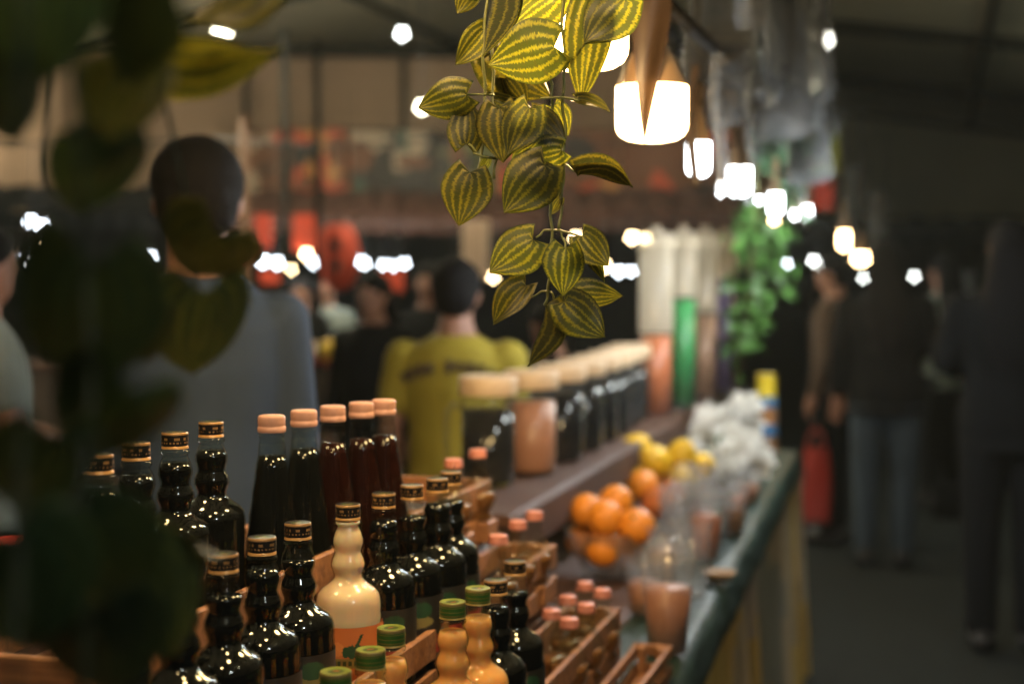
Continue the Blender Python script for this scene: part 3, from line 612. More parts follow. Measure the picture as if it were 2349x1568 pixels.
# stack of tins
pt = PZ(1757, 1040, TZ); zt = TZ + .004
for i, (h, r, bands) in enumerate(((.062, .040, ((.30, .14, .05), (.30, .14, .05))), (.040, .0405, ((.03, .16, .35), (.03, .16, .35))), (.062, .040, ((.34, .15, .05), (.30, .17, .09))), (.036, .0405, ((.03, .18, .38), (.03, .16, .35))), (.085, .036, ((.70, .52, .03), (.62, .46, .03))))):
    b = MB(); b.lathe([(0, 0), (r * .95, 0), (r, .003), (r * .985, .006), (r * .985, h * .5), (r * .985, h - .006), (r, h - .003), (r * .95, h), (r * .9, h - .002), (0, h - .002)], 32, cf=lambda a, z, rr, bands=bands, h=h, r=r: (.5, .48, .42) if rr < r * .93 else bands[int(a * 6) % 2])
    o = b.build('drink_tin', M['tin'], None, True, 40); o.location = (pt.x, pt.y, zt); zt += h + .001
    tag(o, ('brown tin at the bottom of the stack', 'flat blue tin second from the bottom of the stack', 'brown tin in the middle of the stack', 'flat blue tin below the yellow one', 'yellow tin on top of the stack')[i], 'tin', 'stacked tins at the counter end')

# ================================================================ LAMPS
LW = ME
def lampmesh():
    r = .0515
    gl = [(0, 0), (.020, .0008), (.036, .004), (.046, .010), (.0505, .018), (r, .026), (r, .078)]
    ho = [(r, .0785), (r * .98, .082), (.040, .104), (.030, .125), (.022, .138), (.015, .140), (.015, .166), (.020, .167), (.020, .205), (.008, .212), (0, .213)]
    return gl, ho
gl, ho = lampmesh()
ME['lampg'] = MB().lathe(gl, 40).mesh('diffuser', M['warm']); ME['lamph'] = MB().lathe(ho, 32).mesh('housing', M['socket']); ME['lampgc'] = MB().lathe(gl, 40).mesh('diffuser', M['cool']); ME['lampgx'] = MB().lathe(gl, 24).mesh('diffuser', M['coolx'])
def pendant(u, vb, D, warm, lab, sc_=1.0, sz=None, zc=2.28):
    p = P(u, vb, D); o = thing('pendant_lamp', lab, 'lamp', p, 0, 'bulb lamps hanging in a row over the counter'); sz = sz or sc_; o.scale = (sc_, sc_, sz)
    link('diffuser', ME['lampg' if warm else 'lampgc' if sc_ > .4 else 'lampgx'], o); link('housing', ME['lamph'], o)
    b = MB(); b.tube([(0, 0, .21), (.004, 0, .21 + (zc - p.z) / sz * .4), (0, 0, (zc - p.z) / sz)], .003 / sc_, 6); b.build('cord', M['black'], o)
pendant(1338, 163, 1.62, True, 'nearest warm white lamp glowing behind the striped vine leaves')
pendant(1495, 326, 2.05, True, 'second warm white lamp, cut by a pointed brown ribbon')
pendant(1602, 406, 2.60, False, 'cool white lamp behind plastic strips, third along the row', .42, .80)
pendant(1696, 450, 3.10, False, 'cool white lamp, fourth along the row', .50, .80)
pendant(1653, 450, 3.3, False, 'small cool white lamp left of the fourth lamp', .10, .4)
pendant(1742, 466, 3.7, False, 'cool white lamp just above the hanging greenery', .16, .2)
pendant(1779, 493, 3.95, False, 'cool white lamp at the top right of the hanging greenery', .36, .75)
pendant(1776, 512, 4.6, True, 'small warm lamp half behind the hanging greenery', .22)
pendant(1822, 502, 4.35, False, 'cool white lamp left of the last close pair', .13, .3)
pendant(1850, 505, 4.55, False, 'cool white lamp right of the last close pair', .28, .55)
pendant(1936, 572, 6.0, True, 'warm lamp over the aisle, upper of the warm pair', .42, .95)
pendant(1974, 606, 6.6, True, 'warm lamp over the aisle, lower of the warm pair', .62, .65)
# the row goes on over the photographer's end of the counter
for s, t, wm, lb in ((1.10, -.42, True, 'warm lamp over the near end of the counter'), (.55, -.42, True, 'warm lamp above the near corner of the counter'), (1.25, -1.05, True, 'warm lamp over the seller side of the near crates'), (.2, .5, False, 'cool lamp over the near aisle')):
    p = ST(s, t, 1.95); o = thing('pendant_lamp', lb, 'lamp', p, 0, 'bulb lamps hanging in a row over the counter'); link('diffuser', ME['lampg' if wm else 'lampgc'], o); link('housing', ME['lamph'], o)
    b = MB(); b.tube([(0, 0, .21), (0, 0, .5)], .003, 6); b.build('cord', M['black'], o)
# plain bulbs of the far stalls and of the tent
ME['bulbh'] = MB().lathe([(.016, .058), (.020, .062), (.020, .095), (.010, .102), (0, .102)], 14).mesh('socket', M['black'])
bulbprof = [(0, 0), (.014, .0015), (.025, .009), (.031, .022), (.031, .034), (.026, .047), (.018, .056), (.016, .060)]
for k in ('warm2', 'coolfar', 'gw', 'gwr', 'gwo', 'gwa', 'dimw', 'dimc'): ME['bulb_' + k] = MB().lathe(bulbprof, 16).mesh('bulb', M[k])
def bulb(u, v, D, kind, s, lab, ztop, grp='bulbs of the far stalls'):
    p = P(u, v, D); p.z -= .03 * s; o = thing('light_bulb', lab, 'bulb', p, 0, grp); o.scale = (s,) * 3
    link('bulb', ME['bulb_' + kind], o); link('socket', ME['bulbh'], o)
    b = MB(); b.tube([(0, 0, .10), (0, 0, (ztop - p.z) / s)], .004 / s, 5); b.build('wire', M['black'], o)
ZL = 1.84
FB_ = [(563, 608, 9.4, 'coolfar', 1.0, 'white bulb half behind the blue shirt, right of the shoulder'), (604, 600, 9.6, 'coolfar', 1.5, 'white bulb, left of the first bright pair right of the blue shirt'), (636, 603, 9.8, 'coolfar', 1.5, 'white bulb, right of the first bright pair'), (657, 600, 10.2, 'coolfar', .8, 'smaller white bulb beside the first bright pair'),
       (625, 630, 10.6, 'dimw', 1.3, 'yellowish bulb below the first bright pair'), (668, 618, 10.6, 'dimw', 1.0, 'dim yellow bulb between the bright clusters'), (703, 583, 9.5, 'warm2', 1.5, 'warm bulb left of the red lantern, upper'), (722, 603, 9.7, 'coolfar', 1.4, 'white bulb left of the red lantern, lower'),
       (826, 600, 9.8, 'coolfar', 1.4, 'white bulb directly right of the red lantern'), (838, 605, 10.2, 'coolfar', 1.0, 'small white bulb close right of the red lantern pair'), (879, 607, 10.0, 'coolfar', 1.0, 'white bulb, first of the close three'), (903, 609, 10.2, 'coolfar', 1.0, 'white bulb, middle of the close three'), (928, 604, 10.1, 'coolfar', 1.1, 'white bulb, last of the close three'),
       (1043, 600, 9.6, 'coolfar', 1.05, 'bluish bulb above the yellow shirt person'), (1131, 636, 9.2, 'warm2', 1.1, 'warm bulb right of the yellow shirt person'), (1322, 545, 7.4, 'warm2', 1.1, 'warm bulb behind the lower vine leaves'), (1450, 545, 7.2, 'warm2', 1.2, 'warm bulb above the jars, right of the vine'), (1478, 548, 7.6, 'dimw', 1.3, 'dim warm bulb at the top of the dispensers'),
       (1385, 610, 8.0, 'warm2', 1.5, 'warm bulb peeking between the lowest leaves'), (1420, 623, 8.6, 'coolfar', 1.1, 'bluish bulb right of the lowest leaves'), (1448, 622, 9.4, 'coolfar', .9, 'bluish bulb left of the dispensers'),
       (1805, 606, 9.0, 'coolfar', .8, 'white bulb right of the hanging greenery'), (1866, 598, 9.4, 'dimc', 1.0, 'pale bulb left of the warm aisle lamps'), (1880, 607, 9.8, 'dimc', .8, 'faint bulb left of the warm aisle lamps'), (1943, 640, 9.2, 'coolfar', 1.0, 'white bulb below the warm aisle lamps'), (1980, 638, 9.6, 'dimc', .7, 'faint bulb below right of the warm aisle lamps'),
       (2097, 634, 12, 'dimc', 1.0, 'small pale bulb over the dark crowd'), (2283, 641, 13, 'dimw', 1.3, 'small yellow bulb at the far right'),
       (70, 508, 7.6, 'coolfar', 1.2, 'white bulb at the left edge, upper left of a pair'), (95, 518, 7.8, 'coolfar', 1.2, 'white bulb at the left edge, upper right of a pair'), (38, 600, 8.6, 'coolfar', 1.2, 'white bulb low at the left edge'), (76, 606, 8.8, 'dimc', .9, 'pale bulb low at the left edge, middle of three'), (105, 572, 8.4, 'dimw', .7, 'orange bulb low at the left edge'), (132, 598, 8.6, 'coolfar', 1.1, 'white bulb low at the left edge, right of three'), (346, 588, 8.8, 'coolfar', .9, 'white bulb above the left shoulder of the blue shirt')]
for u, v, D, k, s, lb in FB_: bulb(u, v, D, k, s * .55, lb, ZL if v > 530 else 2.2)
b = MB()
TB = [(510, 70, 7.5, 'gw', 1.25, 'bright bare bulb under the tent roof at the upper left'), (922, 78, 10.5, 'dimc', 1.0, 'pale blurred bulb under the tent roof left of the vine'), (968, 246, 9.0, 'gw', 1.0, 'bright bulb half covered by the leftmost striped leaf'), (1893, 92, 8.0, 'dimc', 1.1, 'pale bulb under the tent roof right of the plastic sheet'), (1860, 195, 8.5, 'gwr', 1.0, 'bright bulb beside the plastic sheet edge')]
for u, v, D, k, s, lb in TB:
    p = P(u, v, D); q = Matrix.Rotation(-ROT, 3, 'Z') @ p; bulb(u, v, D, k, s, lb, roofz(q.x) - .1, 'bulbs under the tent roof')
for x, y, z, lb in ((4.6, 10.2, 2.75, 'added unseen bulb beyond the right edge over the far aisle'), (6.6, 14.0, 2.55, 'added unseen bulb beyond the right edge near the far gable'), (5.4, 6.8, 2.75, 'added unseen bulb beyond the right edge over the middle aisle'), (-4.8, 9.4, 2.9, 'added unseen bulb beyond the left edge over the far stalls'), (-5.2, 12.0, 2.9, 'added unseen bulb beyond the left edge by the canvas wall')):  # out-of-frame bulbs added to brighten the roof canvas
    q = Matrix.Rotation(-ROT, 3, 'Z') @ Vector((x, y, 0)); o = thing('light_bulb', lb, 'bulb', (x, y, z), 0, 'added unseen tent bulbs'); link('bulb', ME['bulb_gwr' if x > 0 else 'bulb_gw'], o); link('socket', ME['bulbh'], o); k = MB(); k.tube([(0, 0, .1), (0, 0, roofz(q.x) - z - .08)], .004, 5); k.build('wire', M['black'], o)
for x in (-4.6, -1.6, 1.8):  # grid of unseen bulbs added to raise the ambient light
    for y in (-3.2, .4, 4.0, 7.6):
        o = thing('light_bulb', 'unseen bare bulb added high overhead for ambient light', 'bulb', (x, y, 3.3), 0, 'added unseen tent bulbs'); o.scale = (1.2,) * 3; q = Matrix.Rotation(-ROT, 3, 'Z') @ Vector((x, y, 0))
        link('bulb', ME['bulb_gwa' if x > 1 and y < 5 else 'bulb_gwo'], o); link('socket', ME['bulbh'], o); k = MB(); k.tube([(0, 0, .1), (0, 0, (roofz(q.x) - 3.38) / 1.2)], .004, 5); k.build('wire', M['black'], o)
# festoon cables that carry the far bulbs
for i, (x0, x1, y, z, lb) in enumerate(((-4.4, 5.2, 9.8, ZL + .01, 'black festoon cable across the far stalls'), (-3.2, 1.6, 7.6, 2.2, 'black festoon cable over the left stalls'))):
    b = MB(); b.tube([(x0 + (x1 - x0) * k / 24, y, z + .02 * math.sin(k)) for k in range(25)], .008, 6); o = b.build('festoon_cable', M['black']); tag(o, lb, 'cable', 'festoon cables')

# ================================================================ AWNING RAIL, PLASTIC SHEET, RIBBONS
RAILT = -.40
aw = thing('awning_frame', 'dark awning frame with a rail running along the counter front', 'awning frame')
b = MB(); b.tube([ST(.2, RAILT, 1.905), ST(4.9, RAILT, 1.905)], .012, 8); b.build('rail', M['steel'], aw)
b = MB(); b.tube([ST(-.3, RAILT, 2.75), ST(4.95, RAILT, 2.75)], .018, 8); b.build('top_rail', M['steel'], aw)
b = MB(); b.tube([ST(-.3, -.85, 2.28), ST(4.95, -.85, 2.28)], .014, 8); b.build('lamp_rail', M['steel'], aw)
for s in (-.3, 4.95):
    for tt in (-1.35,):
        b = MB(); b.tube([ST(s, tt, 0), ST(s, tt, 2.75)], .018, 8); b.build('post', M['steel'], aw)
    for zz in (2.28, 2.745): b = MB(); b.tube([ST(s, RAILT, zz), ST(s, -1.35, zz)], .014, 8); b.build('cross_bar', M['steel'], aw)
    b = MB(); b.tube([ST(s, RAILT, 1.905), ST(s, RAILT, 2.75)], .012, 8); b.build('hanger', M['steel'], aw)
for s in (.8, 1.7, 2.6, 3.5, 4.4): b = MB(); b.tube([ST(s, RAILT - .0, 2.30), ST(s, -.85, 2.29)], .008, 6); b.build('cross_bar', M['steel'], aw)
def sheetf(a, b):
    s = 2.42 + 1.78 * a; zb = 1.86 + .12 * fbm(s * 2.3, 4) + .05 * math.sin(s * 9) + .03 * math.sin(s * 23); z = 2.76 + (zb - 2.76) * b
    amp = .016 + .036 * b
    off = amp * (math.sin(s * 26 + 1.3 * fbm(s * 2, z)) + .6 * math.sin(s * 57 + 2 * fbm(s * 3, z * 1.5, 3)) + 1.5 * fbm(s * 5, z * .8, 7))
    return ST(s, RAILT + .035 + off, z)
b = MB(); b.grid(sheetf, 260, 46); o = b.build('plastic_sheet', M['sheet']); tag(o, 'crinkled clear plastic sheet hanging from the awning above the counter', 'plastic sheet')
def strip(u, v0, v1, D, wpx, label, mt, tipw=.15, tw=.6, seed=0):
    def f(a, b):
        v = v0 + (v1 - v0) * b; k = 1 - (1 - tipw) * b ** 1.2; ang = tw * math.sin(b * 2.2 + seed); x = (a - .5) * wpx * k
        p = P(u + x * math.cos(ang) + 6 * math.sin(b * 5 + seed), v, D); p.y += (x * math.sin(ang) + 5 * math.sin(a * 7 + b * 3)) / F * D; return p
    m = MB(); m.grid(f, 10, 30); o = m.build('plastic_ribbon', mt); tag(o, label, 'ribbon', 'plastic ribbons hanging from the awning rail')
strip(1485, -40, 330, 1.98, 118, 'pointed brown ribbon hanging in front of the second warm lamp', M['ribbon'], .03, .3)
strip(1432, 60, 300, 1.96, 22, 'narrow clear ribbon left of the second warm lamp', M['sheet'], .3, .5, 1)
strip(1592, 150, 425, 2.5, 24, 'narrow dark ribbon splitting the third lamp', M['ribbon'], .8, .3, 2)
strip(1645, 120, 440, 2.45, 30, 'clear ribbon right of the second warm lamp', M['sheet'], .4, .8, 3)
strip(1655, 230, 430, 2.8, 40, 'clear ribbon between the third and fourth lamps', M['sheet'], .5, .7, 4)
strip(1694, 250, 455, 3.0, 18, 'thin ribbon splitting the fourth lamp', M['ribbon'], .4, .7, 5)
strip(1722, 260, 470, 3.2, 44, 'clear ribbon right of the fourth lamp', M['sheet'], .5, .7, 6)
strip(1840, 300, 480, 4.4, 36, 'clear ribbon above the last close pair of lamps', M['sheet'], .5, .7, 8)

# ================================================================ VINES
def leaf_mesh(name, fold=0.0, cup=.25, droop=.25, m_=None, ripple=.012):
    n1, n2 = 18, 18; vs, fs, uv = [], [], []
    for i in range(n1 + 1):
        t = i / n1
        hw = .50 * math.sin(math.pi / 2 * (t / .36) ** .58) if t < .36 else .50 * (1 - ((t - .36) / .64) ** 1.9) * (1 - .14 * (t - .36) / .64)
        for j in range(n2 + 1):
            w_ = -1 + 2 * j / n2; x = w_ * hw; y = -t + .36 * math.exp(-t * 5.2) * abs(w_) ** 1.7 * min(1, t / .04)
            z = -cup * x * x * 1.6 - droop * t * t * .5 + ripple * math.cos(abs(w_) * 15) * (1 - t) + .02 * math.sin(t * 7 + w_ * 3)
            if fold: z += abs(x) * math.sin(fold); x *= math.cos(fold)
            vs.append((x, y, z)); uv.append((w_ * .5 + .5, t))
    for i in range(n1):
        for j in range(n2):
            a = i * (n2 + 1) + j; fs.append((a, a + 1, a + n2 + 2, a + n2 + 1))
    me = bpy.data.meshes.new(name); me.from_pydata(vs, [], fs); me.materials.append(m_ or M['leaf']); me.polygons.foreach_set('use_smooth', [True] * len(fs))
    ul = me.uv_layers.new(name='UVMap'); d = []
    for l in me.loops: d += list(uv[l.vertex_index])
    ul.data.foreach_set('uv', d); me.update(); return me
LM = {0: leaf_mesh('leaf'), 1: leaf_mesh('leaf', 0, .6, .5), 2: leaf_mesh('leaf', R(62), .1, .2), 3: leaf_mesh('leaf', R(28), .2, .35), 4: leaf_mesh('leaf', R(80), .05, .1)}
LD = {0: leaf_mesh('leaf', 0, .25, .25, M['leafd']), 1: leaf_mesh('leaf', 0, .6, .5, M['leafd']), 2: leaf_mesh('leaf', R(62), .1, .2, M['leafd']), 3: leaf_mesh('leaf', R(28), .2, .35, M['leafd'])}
def leaf(parent, base, tip, D, lib, var, yaw=0, pit=0, wid=1.0, D2=None):
    """leaf with its base and tip where they show; yaw turns it about its midrib"""
    b0 = P(*base, D); t0 = P(*tip, D2 or D); ax = t0 - b0; L = ax.length; ax.normalize()
    nrm = -FW; nrm = (nrm - ax * nrm.dot(ax)).normalized(); x = (-ax).cross(nrm); m = Matrix((x, -ax, nrm)).transposed()
    m = m @ Matrix.Rotation(R(yaw), 3, 'Y')
    o = link('leaf', lib[var], parent); mm = m.to_4x4(); 
    for c in range(3):
        for r_ in range(3): mm[r_][c] = m[r_][c] * (L * (wid if c == 0 else 1))
    mm.translation = b0; o.matrix_parent_inverse = Matrix.Identity(4); o.matrix_basis = parent.matrix_world.inverted() @ mm if parent.name else mm
    return o
def stem(parent, pts, r=.0016, name='stem', mt='stem'):
    P3 = []
    for i in range(len(pts) - 1):
        for k in range(4):
            a = k / 4; P3.append([pts[i][q] * (1 - a) + pts[i + 1][q] * a for q in range(3)])
    P3.append(pts[-1]); m = MB(); m.tube([P(u + 2.0 * math.sin(i * 1.3), v, D) for i, (u, v, D) in enumerate(P3)], r, 6); m.build(name, M[mt], parent)
vine = thing('hanging_vine', 'yellow-green striped artificial vine hanging in focus in front of the lamp', 'vine')
D0 = 1.45
stem(vine, [(1122, -60, 1.45), (1113, 60, 1.45), (1109, 130, 1.45), (1112, 220, 1.46), (1118, 300, 1.46), (1102, 360, 1.46), (1098, 400, 1.46)])
stem(vine, [(1135, -60, 1.46), (1130, 120, 1.46), (1131, 210, 1.46), (1128, 290, 1.46), (1137, 365, 1.46), (1132, 410, 1.46)])
stem(vine, [(1296, -60, 1.46), (1290, 60, 1.46), (1296, 160, 1.46), (1290, 225, 1.46), (1296, 300, 1.47), (1292, 400, 1.46), (1289, 460, 1.46), (1283, 525, 1.45)])
stem(vine, [(1262, 180, 1.46), (1268, 225, 1.46), (1262, 280, 1.47), (1268, 400, 1.47), (1262, 460, 1.45), (1266, 525, 1.45), (1262, 600, 1.45), (1258, 668, 1.45), (1250, 700, 1.45)])
for seg in ([(1068, 217, 1.45), (1105, 217, 1.45), (1135, 218, 1.46)], [(1240, 226, 1.45), (1290, 223, 1.45), (1330, 232, 1.45)], [(1085, 352, 1.45), (1105, 358, 1.45), (1140, 365, 1.46)], [(1296, 377, 1.46), (1315, 390, 1.45), (1327, 402, 1.45)], [(1230, 545, 1.45), (1250, 528, 1.45), (1285, 528, 1.45), (1330, 542, 1.45)], [(1220, 682, 1.45), (1245, 668, 1.45), (1262, 668, 1.45)], [(1262, 668, 1.45), (1275, 690, 1.45), (1296, 695, 1.45)], [(1075, 330, 1.45), (1095, 350, 1.45)], [(1098, 400, 1.46), (1078, 398, 1.46)], [(1283, 525, 1.45), (1292, 545, 1.45), (1298, 570, 1.44)], [(1135, 250, 1.46), (1148, 248, 1.45)], [(1262, 290, 1.46), (1215, 248, 1.45)], [(1262, 180, 1.46), (1275, 110, 1.44)], [(1296, 160, 1.46), (1400, 20, 1.43), (1440, -10, 1.43)]):
    stem(vine, seg, .0012, 'petiole')
V = [ # base, tip, D, variant, yaw, D2, width
 ((1272, 108), (1122, 152), 1.42, 0, 10, None, 1.0), ((1432, -2), (1338, 96), 1.42, 0, -8, None, 1.05), ((1360, -6), (1331, 240), 1.44, 3, 8, 1.46, .62), ((1128, 120), (1282, 205), 1.50, 1, 30, 1.52, .95), ((1275, -10), (1160, 54), 1.48, 1, -25, None, .9),
 ((1110, 70), (1048, 150), 1.46, 3, 30, None, .85), ((1070, 218), (958, 250), 1.44, 0, 16, None, 1.0), ((1070, 330), (1078, 226), 1.45, 0, -18, None, 1.05), ((1146, 248), (1156, 372), 1.44, 0, 5, None, .95), ((1214, 248), (1162, 354), 1.43, 0, -20, None, .95), ((1222, 262), (1300, 328), 1.45, 0, 18, None, .95), ((1270, 246), (1302, 312), 1.47, 0, -10, None, .9),
 ((1325, 232), (1404, 246), 1.45, 3, 50, None, .95), ((1130, 230), (1240, 262), 1.49, 1, 20, None, .8), ((1078, 396), (1052, 518), 1.44, 0, -8, None, 1.0), ((1250, 380), (1156, 488), 1.43, 0, -8, None, 1.0), ((1288, 345), (1200, 372), 1.45, 0, 14, None, 1.0), ((1246, 392), (1284, 455), 1.45, 0, 20, None, 1.1), ((1326, 402), (1456, 418), 1.44, 2, 58, 1.46, .8), ((1284, 456), (1262, 492), 1.46, 3, 0, None, 1),
 ((1222, 550), (1120, 622), 1.43, 0, -6, None, 1.02), ((1336, 540), (1400, 606), 1.44, 0, 8, None, 1.15), ((1298, 570), (1296, 678), 1.42, 0, 6, None, 1.0), ((1322, 588), (1392, 640), 1.47, 2, 60, None, .8), ((1206, 655), (1124, 738), 1.44, 3, -22, None, 1.0), ((1318, 672), (1430, 684), 1.46, 0, -14, None, .75), ((1296, 692), (1392, 770), 1.43, 0, 12, None, .95), ((1250, 700), (1217, 842), 1.45, 4, 60, None, .6),
 ((1085, -30), (1052, 32), 1.46, 0, 20, None, 1), ((1128, -50), (1116, 130), 1.43, 4, 75, None, .55), ((1160, 180), (1205, 245), 1.5, 1, -30, None, .9), ((1118, 365), (1100, 395), 1.46, 3, 20, None, .9), ((1240, 340), (1170, 390), 1.47, 0, 15, None, 1.0)]
for ba, ti, D, va, yw, d2, wd in V: leaf(vine, ba, ti, D, LM, va, yw + random.uniform(-14, 14), 0, wd * random.uniform(.84, .98), d2)
# near blurred vines at the left
nv = thing('near_vine', 'dark out of focus striped vine hanging close at the left edge', 'vine')
NV = [((495, 535), (400, 665), .80, 1, 22, 1.0, 1), ((210, 600), (175, 930), .62, 0, 10, .9, 0), ((470, 672), (455, 900), .84, 1, 30, .95, 1), ((380, 190), (590, 205), .86, 1, -40, .6, 1), ((90, -90), (110, 220), .52, 0, 30, .9, 0), ((270, -90), (200, 210), .56, 1, -30, .9, 0), ((310, 180), (250, 380), .64, 1, 40, .8, 1),
      ((250, 330), (180, 520), .66, 0, 45, .8, 0), ((20, 120), (60, 380), .55, 1, 40, .7, 0), ((290, 900), (150, 1110), .60, 1, 25, .8, 0), ((300, 1150), (500, 1320), .74, 3, -40, .75, 1), ((150, 1190), (330, 1410), .62, 0, -10, .95, 0), ((330, 1290), (430, 1550), .72, 1, 25, .75, 1), ((20, 1230), (80, 1540), .54, 0, 20, .9, 0), ((230, 1390), (260, 1630), .62, 0, 14, .9, 0), ((120, 1000), (60, 1220), .58, 0, 35, .8, 0), ((330, 725), (350, 850), .74, 0, 40, .8, 1)]
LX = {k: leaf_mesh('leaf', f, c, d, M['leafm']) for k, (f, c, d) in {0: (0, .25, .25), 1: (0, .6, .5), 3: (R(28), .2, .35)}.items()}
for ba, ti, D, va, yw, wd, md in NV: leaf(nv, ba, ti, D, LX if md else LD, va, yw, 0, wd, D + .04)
leaf(nv, (330, 112), (655, 158), .80, LM, 3, -66, 0, .9, .84); leaf(nv, (620, -45), (400, 10), .85, LM, 1, -50, 0, .8)
for pts in ([(150, -100, .55), (180, 300, .57), (200, 620, .6), (210, 900, .6), (180, 1180, .58), (200, 1400, .6), (190, 1650, .6)], [(420, -100, .82), (350, 120, .82), (420, 420, .86), (450, 660, .9)], [(60, -100, .5), (30, 420, .52), (50, 980, .55), (30, 1650, .53)], [(290, 880, .62), (310, 1140, .7), (330, 1250, .7), (320, 1420, .65), (330, 1640, .66)]): stem(nv, pts, .0014, 'stem', 'stemd')
# garland on the rail and the greenery at the far end
def greenery(name, lab, cat, spots, n, size, rnd, mt, anchor):
    o = thing(name, lab, cat); st = MB(); st.tube([P(*a) for a in anchor], .006, 6); st.build('stem', M['stem'], o)
    for i in range(n):
        u, v, D, su, sv = rnd.choice(spots); c = P(rnd.gauss(u, su), rnd.gauss(v, sv), D + rnd.gauss(0, .06)); d = Vector((rnd.gauss(0, 1), rnd.gauss(0, 1), rnd.gauss(-.6, .8))).normalized(); x = d.orthogonal().normalized(); x = Matrix.Rotation(rnd.uniform(0, 6), 3, d) @ x
        k = size * rnd.uniform(.7, 1.3); l_ = link('leaf', mt, o); m = Matrix((x, -d, x.cross(-d))).transposed().to_4x4(); m = m @ Matrix.Scale(k, 4); m.translation = c; l_.matrix_basis = m
    return o
rnd = random.Random(11)
def small_leaf(m_):
    b = MB(); b.add([(0, 0, 0), (.22, -.25, .03), (.30, -.55, .0), (.14, -.85, -.06), (0, -1.05, -.12), (-.14, -.85, -.06), (-.30, -.55, 0), (-.22, -.25, .03), (0, -.5, .08)], [(0, 1, 8), (1, 2, 8), (2, 3, 8), (3, 4, 8), (4, 5, 8), (5, 6, 8), (6, 7, 8), (7, 0, 8)]); return b.mesh('leaf', m_)
sl = small_leaf(M['green'])
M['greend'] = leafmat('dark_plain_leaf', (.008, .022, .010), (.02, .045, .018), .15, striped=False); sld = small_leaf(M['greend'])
greenery('hanging_greenery', 'bright green leafy vine hanging at the far end of the counter', 'plant', [(1720, 520, 4.9, 22, 30), (1730, 600, 4.95, 28, 40), (1715, 700, 4.95, 26, 36), (1760, 640, 5.0, 26, 50), (1765, 540, 5.0, 22, 30), (1710, 770, 4.95, 18, 24), (1740, 560, 4.9, 30, 40)], 260, .052, rnd, sl, [(1740, 330, 4.85), (1735, 450, 4.9), (1725, 600, 4.95), (1715, 780, 4.95)])
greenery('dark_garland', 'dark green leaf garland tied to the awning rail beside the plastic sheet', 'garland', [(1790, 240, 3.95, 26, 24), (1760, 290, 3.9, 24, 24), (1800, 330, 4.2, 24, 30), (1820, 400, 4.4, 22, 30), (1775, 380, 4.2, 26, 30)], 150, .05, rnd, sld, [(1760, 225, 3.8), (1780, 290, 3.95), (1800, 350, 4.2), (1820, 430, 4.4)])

# ================================================================ FAR STALLS
def banner(u0, v0, u1, v1, D, pal, lab, seed, sw=6, name='menu_banner', th=.01, cat='banner'):
    a, b_ = P(u0, v0, D), P(u1, v1, D); w_, h_ = b_.x - a.x, a.z - b_.z; rn = random.Random(seed)
    blobs = [(rn.random(), rn.random(), rn.uniform(.06, .22), rn.uniform(.06, .22), pal[rn.randrange(len(pal))]) for _ in range(14)]
    def cf(x, y):
        c = pal[0]
        for bx, by, rx, ry, cc in blobs:
            if ((x - bx) / rx) ** 2 + ((y - by) / ry) ** 2 < 1: c = cc
        return c
    o = thing(name, lab, cat, ((a.x + b_.x) / 2, a.y, b_.z))
    m = MB(); m.grid(lambda x, y: Vector(((x - .5) * w_, .01 * math.sin(x * 9), y * h_)), 30, 24, cf); m.build('printed_cloth', M['banner'], o)
    m = MB(); m.tube([(-w_ / 2 - .02, .012, h_), (w_ / 2 + .02, .012, h_)], .012, 6); m.build('top_rod', M['steel'], o)
    for sx in (-.45, .45):
        m = MB(); m.tube([(sx * w_, .012, h_), (sx * w_, .012, h_ + .35)], .003, 4); m.build('hanging_cord', M['black'], o)
BR, RD, DK, GY, OL, TA = (.15, .055, .02), (.48, .07, .02), (.030, .022, .016), (.36, .27, .18), (.10, .11, .025), (.48, .20, .05)
banner(560, 300, 668, 480, 11.6, [BR, DK, TA, GY, RD, BR, DK], 'brown printed banner left of the thin black poles', 1)
banner(672, 296, 800, 480, 11.5, [RD, BR, DK, TA, BR, DK], 'dark red and tan printed banner behind the thin black poles', 2)
banner(804, 300, 1000, 470, 11.4, [DK, RD, BR, (.05, .08, .05), GY, DK], 'dark banner with a red corner and grey diagonal shape', 3)
banner(1002, 310, 1140, 490, 11.2, [OL, DK, BR, OL], 'dull green banner just left of the vine', 4)
banner(1146, 300, 1420, 500, 11.0, [BR, RD, BR, TA, DK], 'reddish brown banner behind the vine', 5)
banner(1424, 300, 1680, 515, 10.8, [BR, RD, BR, DK, TA], 'reddish brown banner behind the second lamp', 6)
banner(1860, 280, 1925, 400, 6.6, [(.30, .36, .05), (.34, .38, .06), (.22, .30, .08)], 'yellow green hanging sign right of the plastic sheet', 7)
banner(1866, 410, 1912, 480, 6.8, [(.50, .05, .03), (.36, .05, .03)], 'small dark red hanging sign below the yellow green one', 8)
banner(1935, 380, 1975, 620, 8.2, [(.05, .06, .06), (.10, .08, .07), DK], 'narrow dark vertical banner over the aisle', 9)
banner(1990, 440, 2035, 600, 9.0, [DK, (.09, .09, .09)], 'narrow black vertical banner furthest along the aisle', 10)
banner(2155, 620, 2235, 700, 12, [(.22, .22, .24), (.12, .12, .13)], 'pale sign panel far behind the dark crowd', 12)
# beige curtain
a, b_ = P(1060, 505, 8.6), P(1122, 640, 8.6)
m = MB(); m.grid(lambda x, y: Vector((a.x + (b_.x - a.x) * x, a.y + .02 * math.sin(x * 30), b_.z + (a.z - b_.z) * y)), 40, 6); o = m.build('stall_curtain', M['beige']); tag(o, 'beige curtain behind the yellow shirt person', 'curtain')
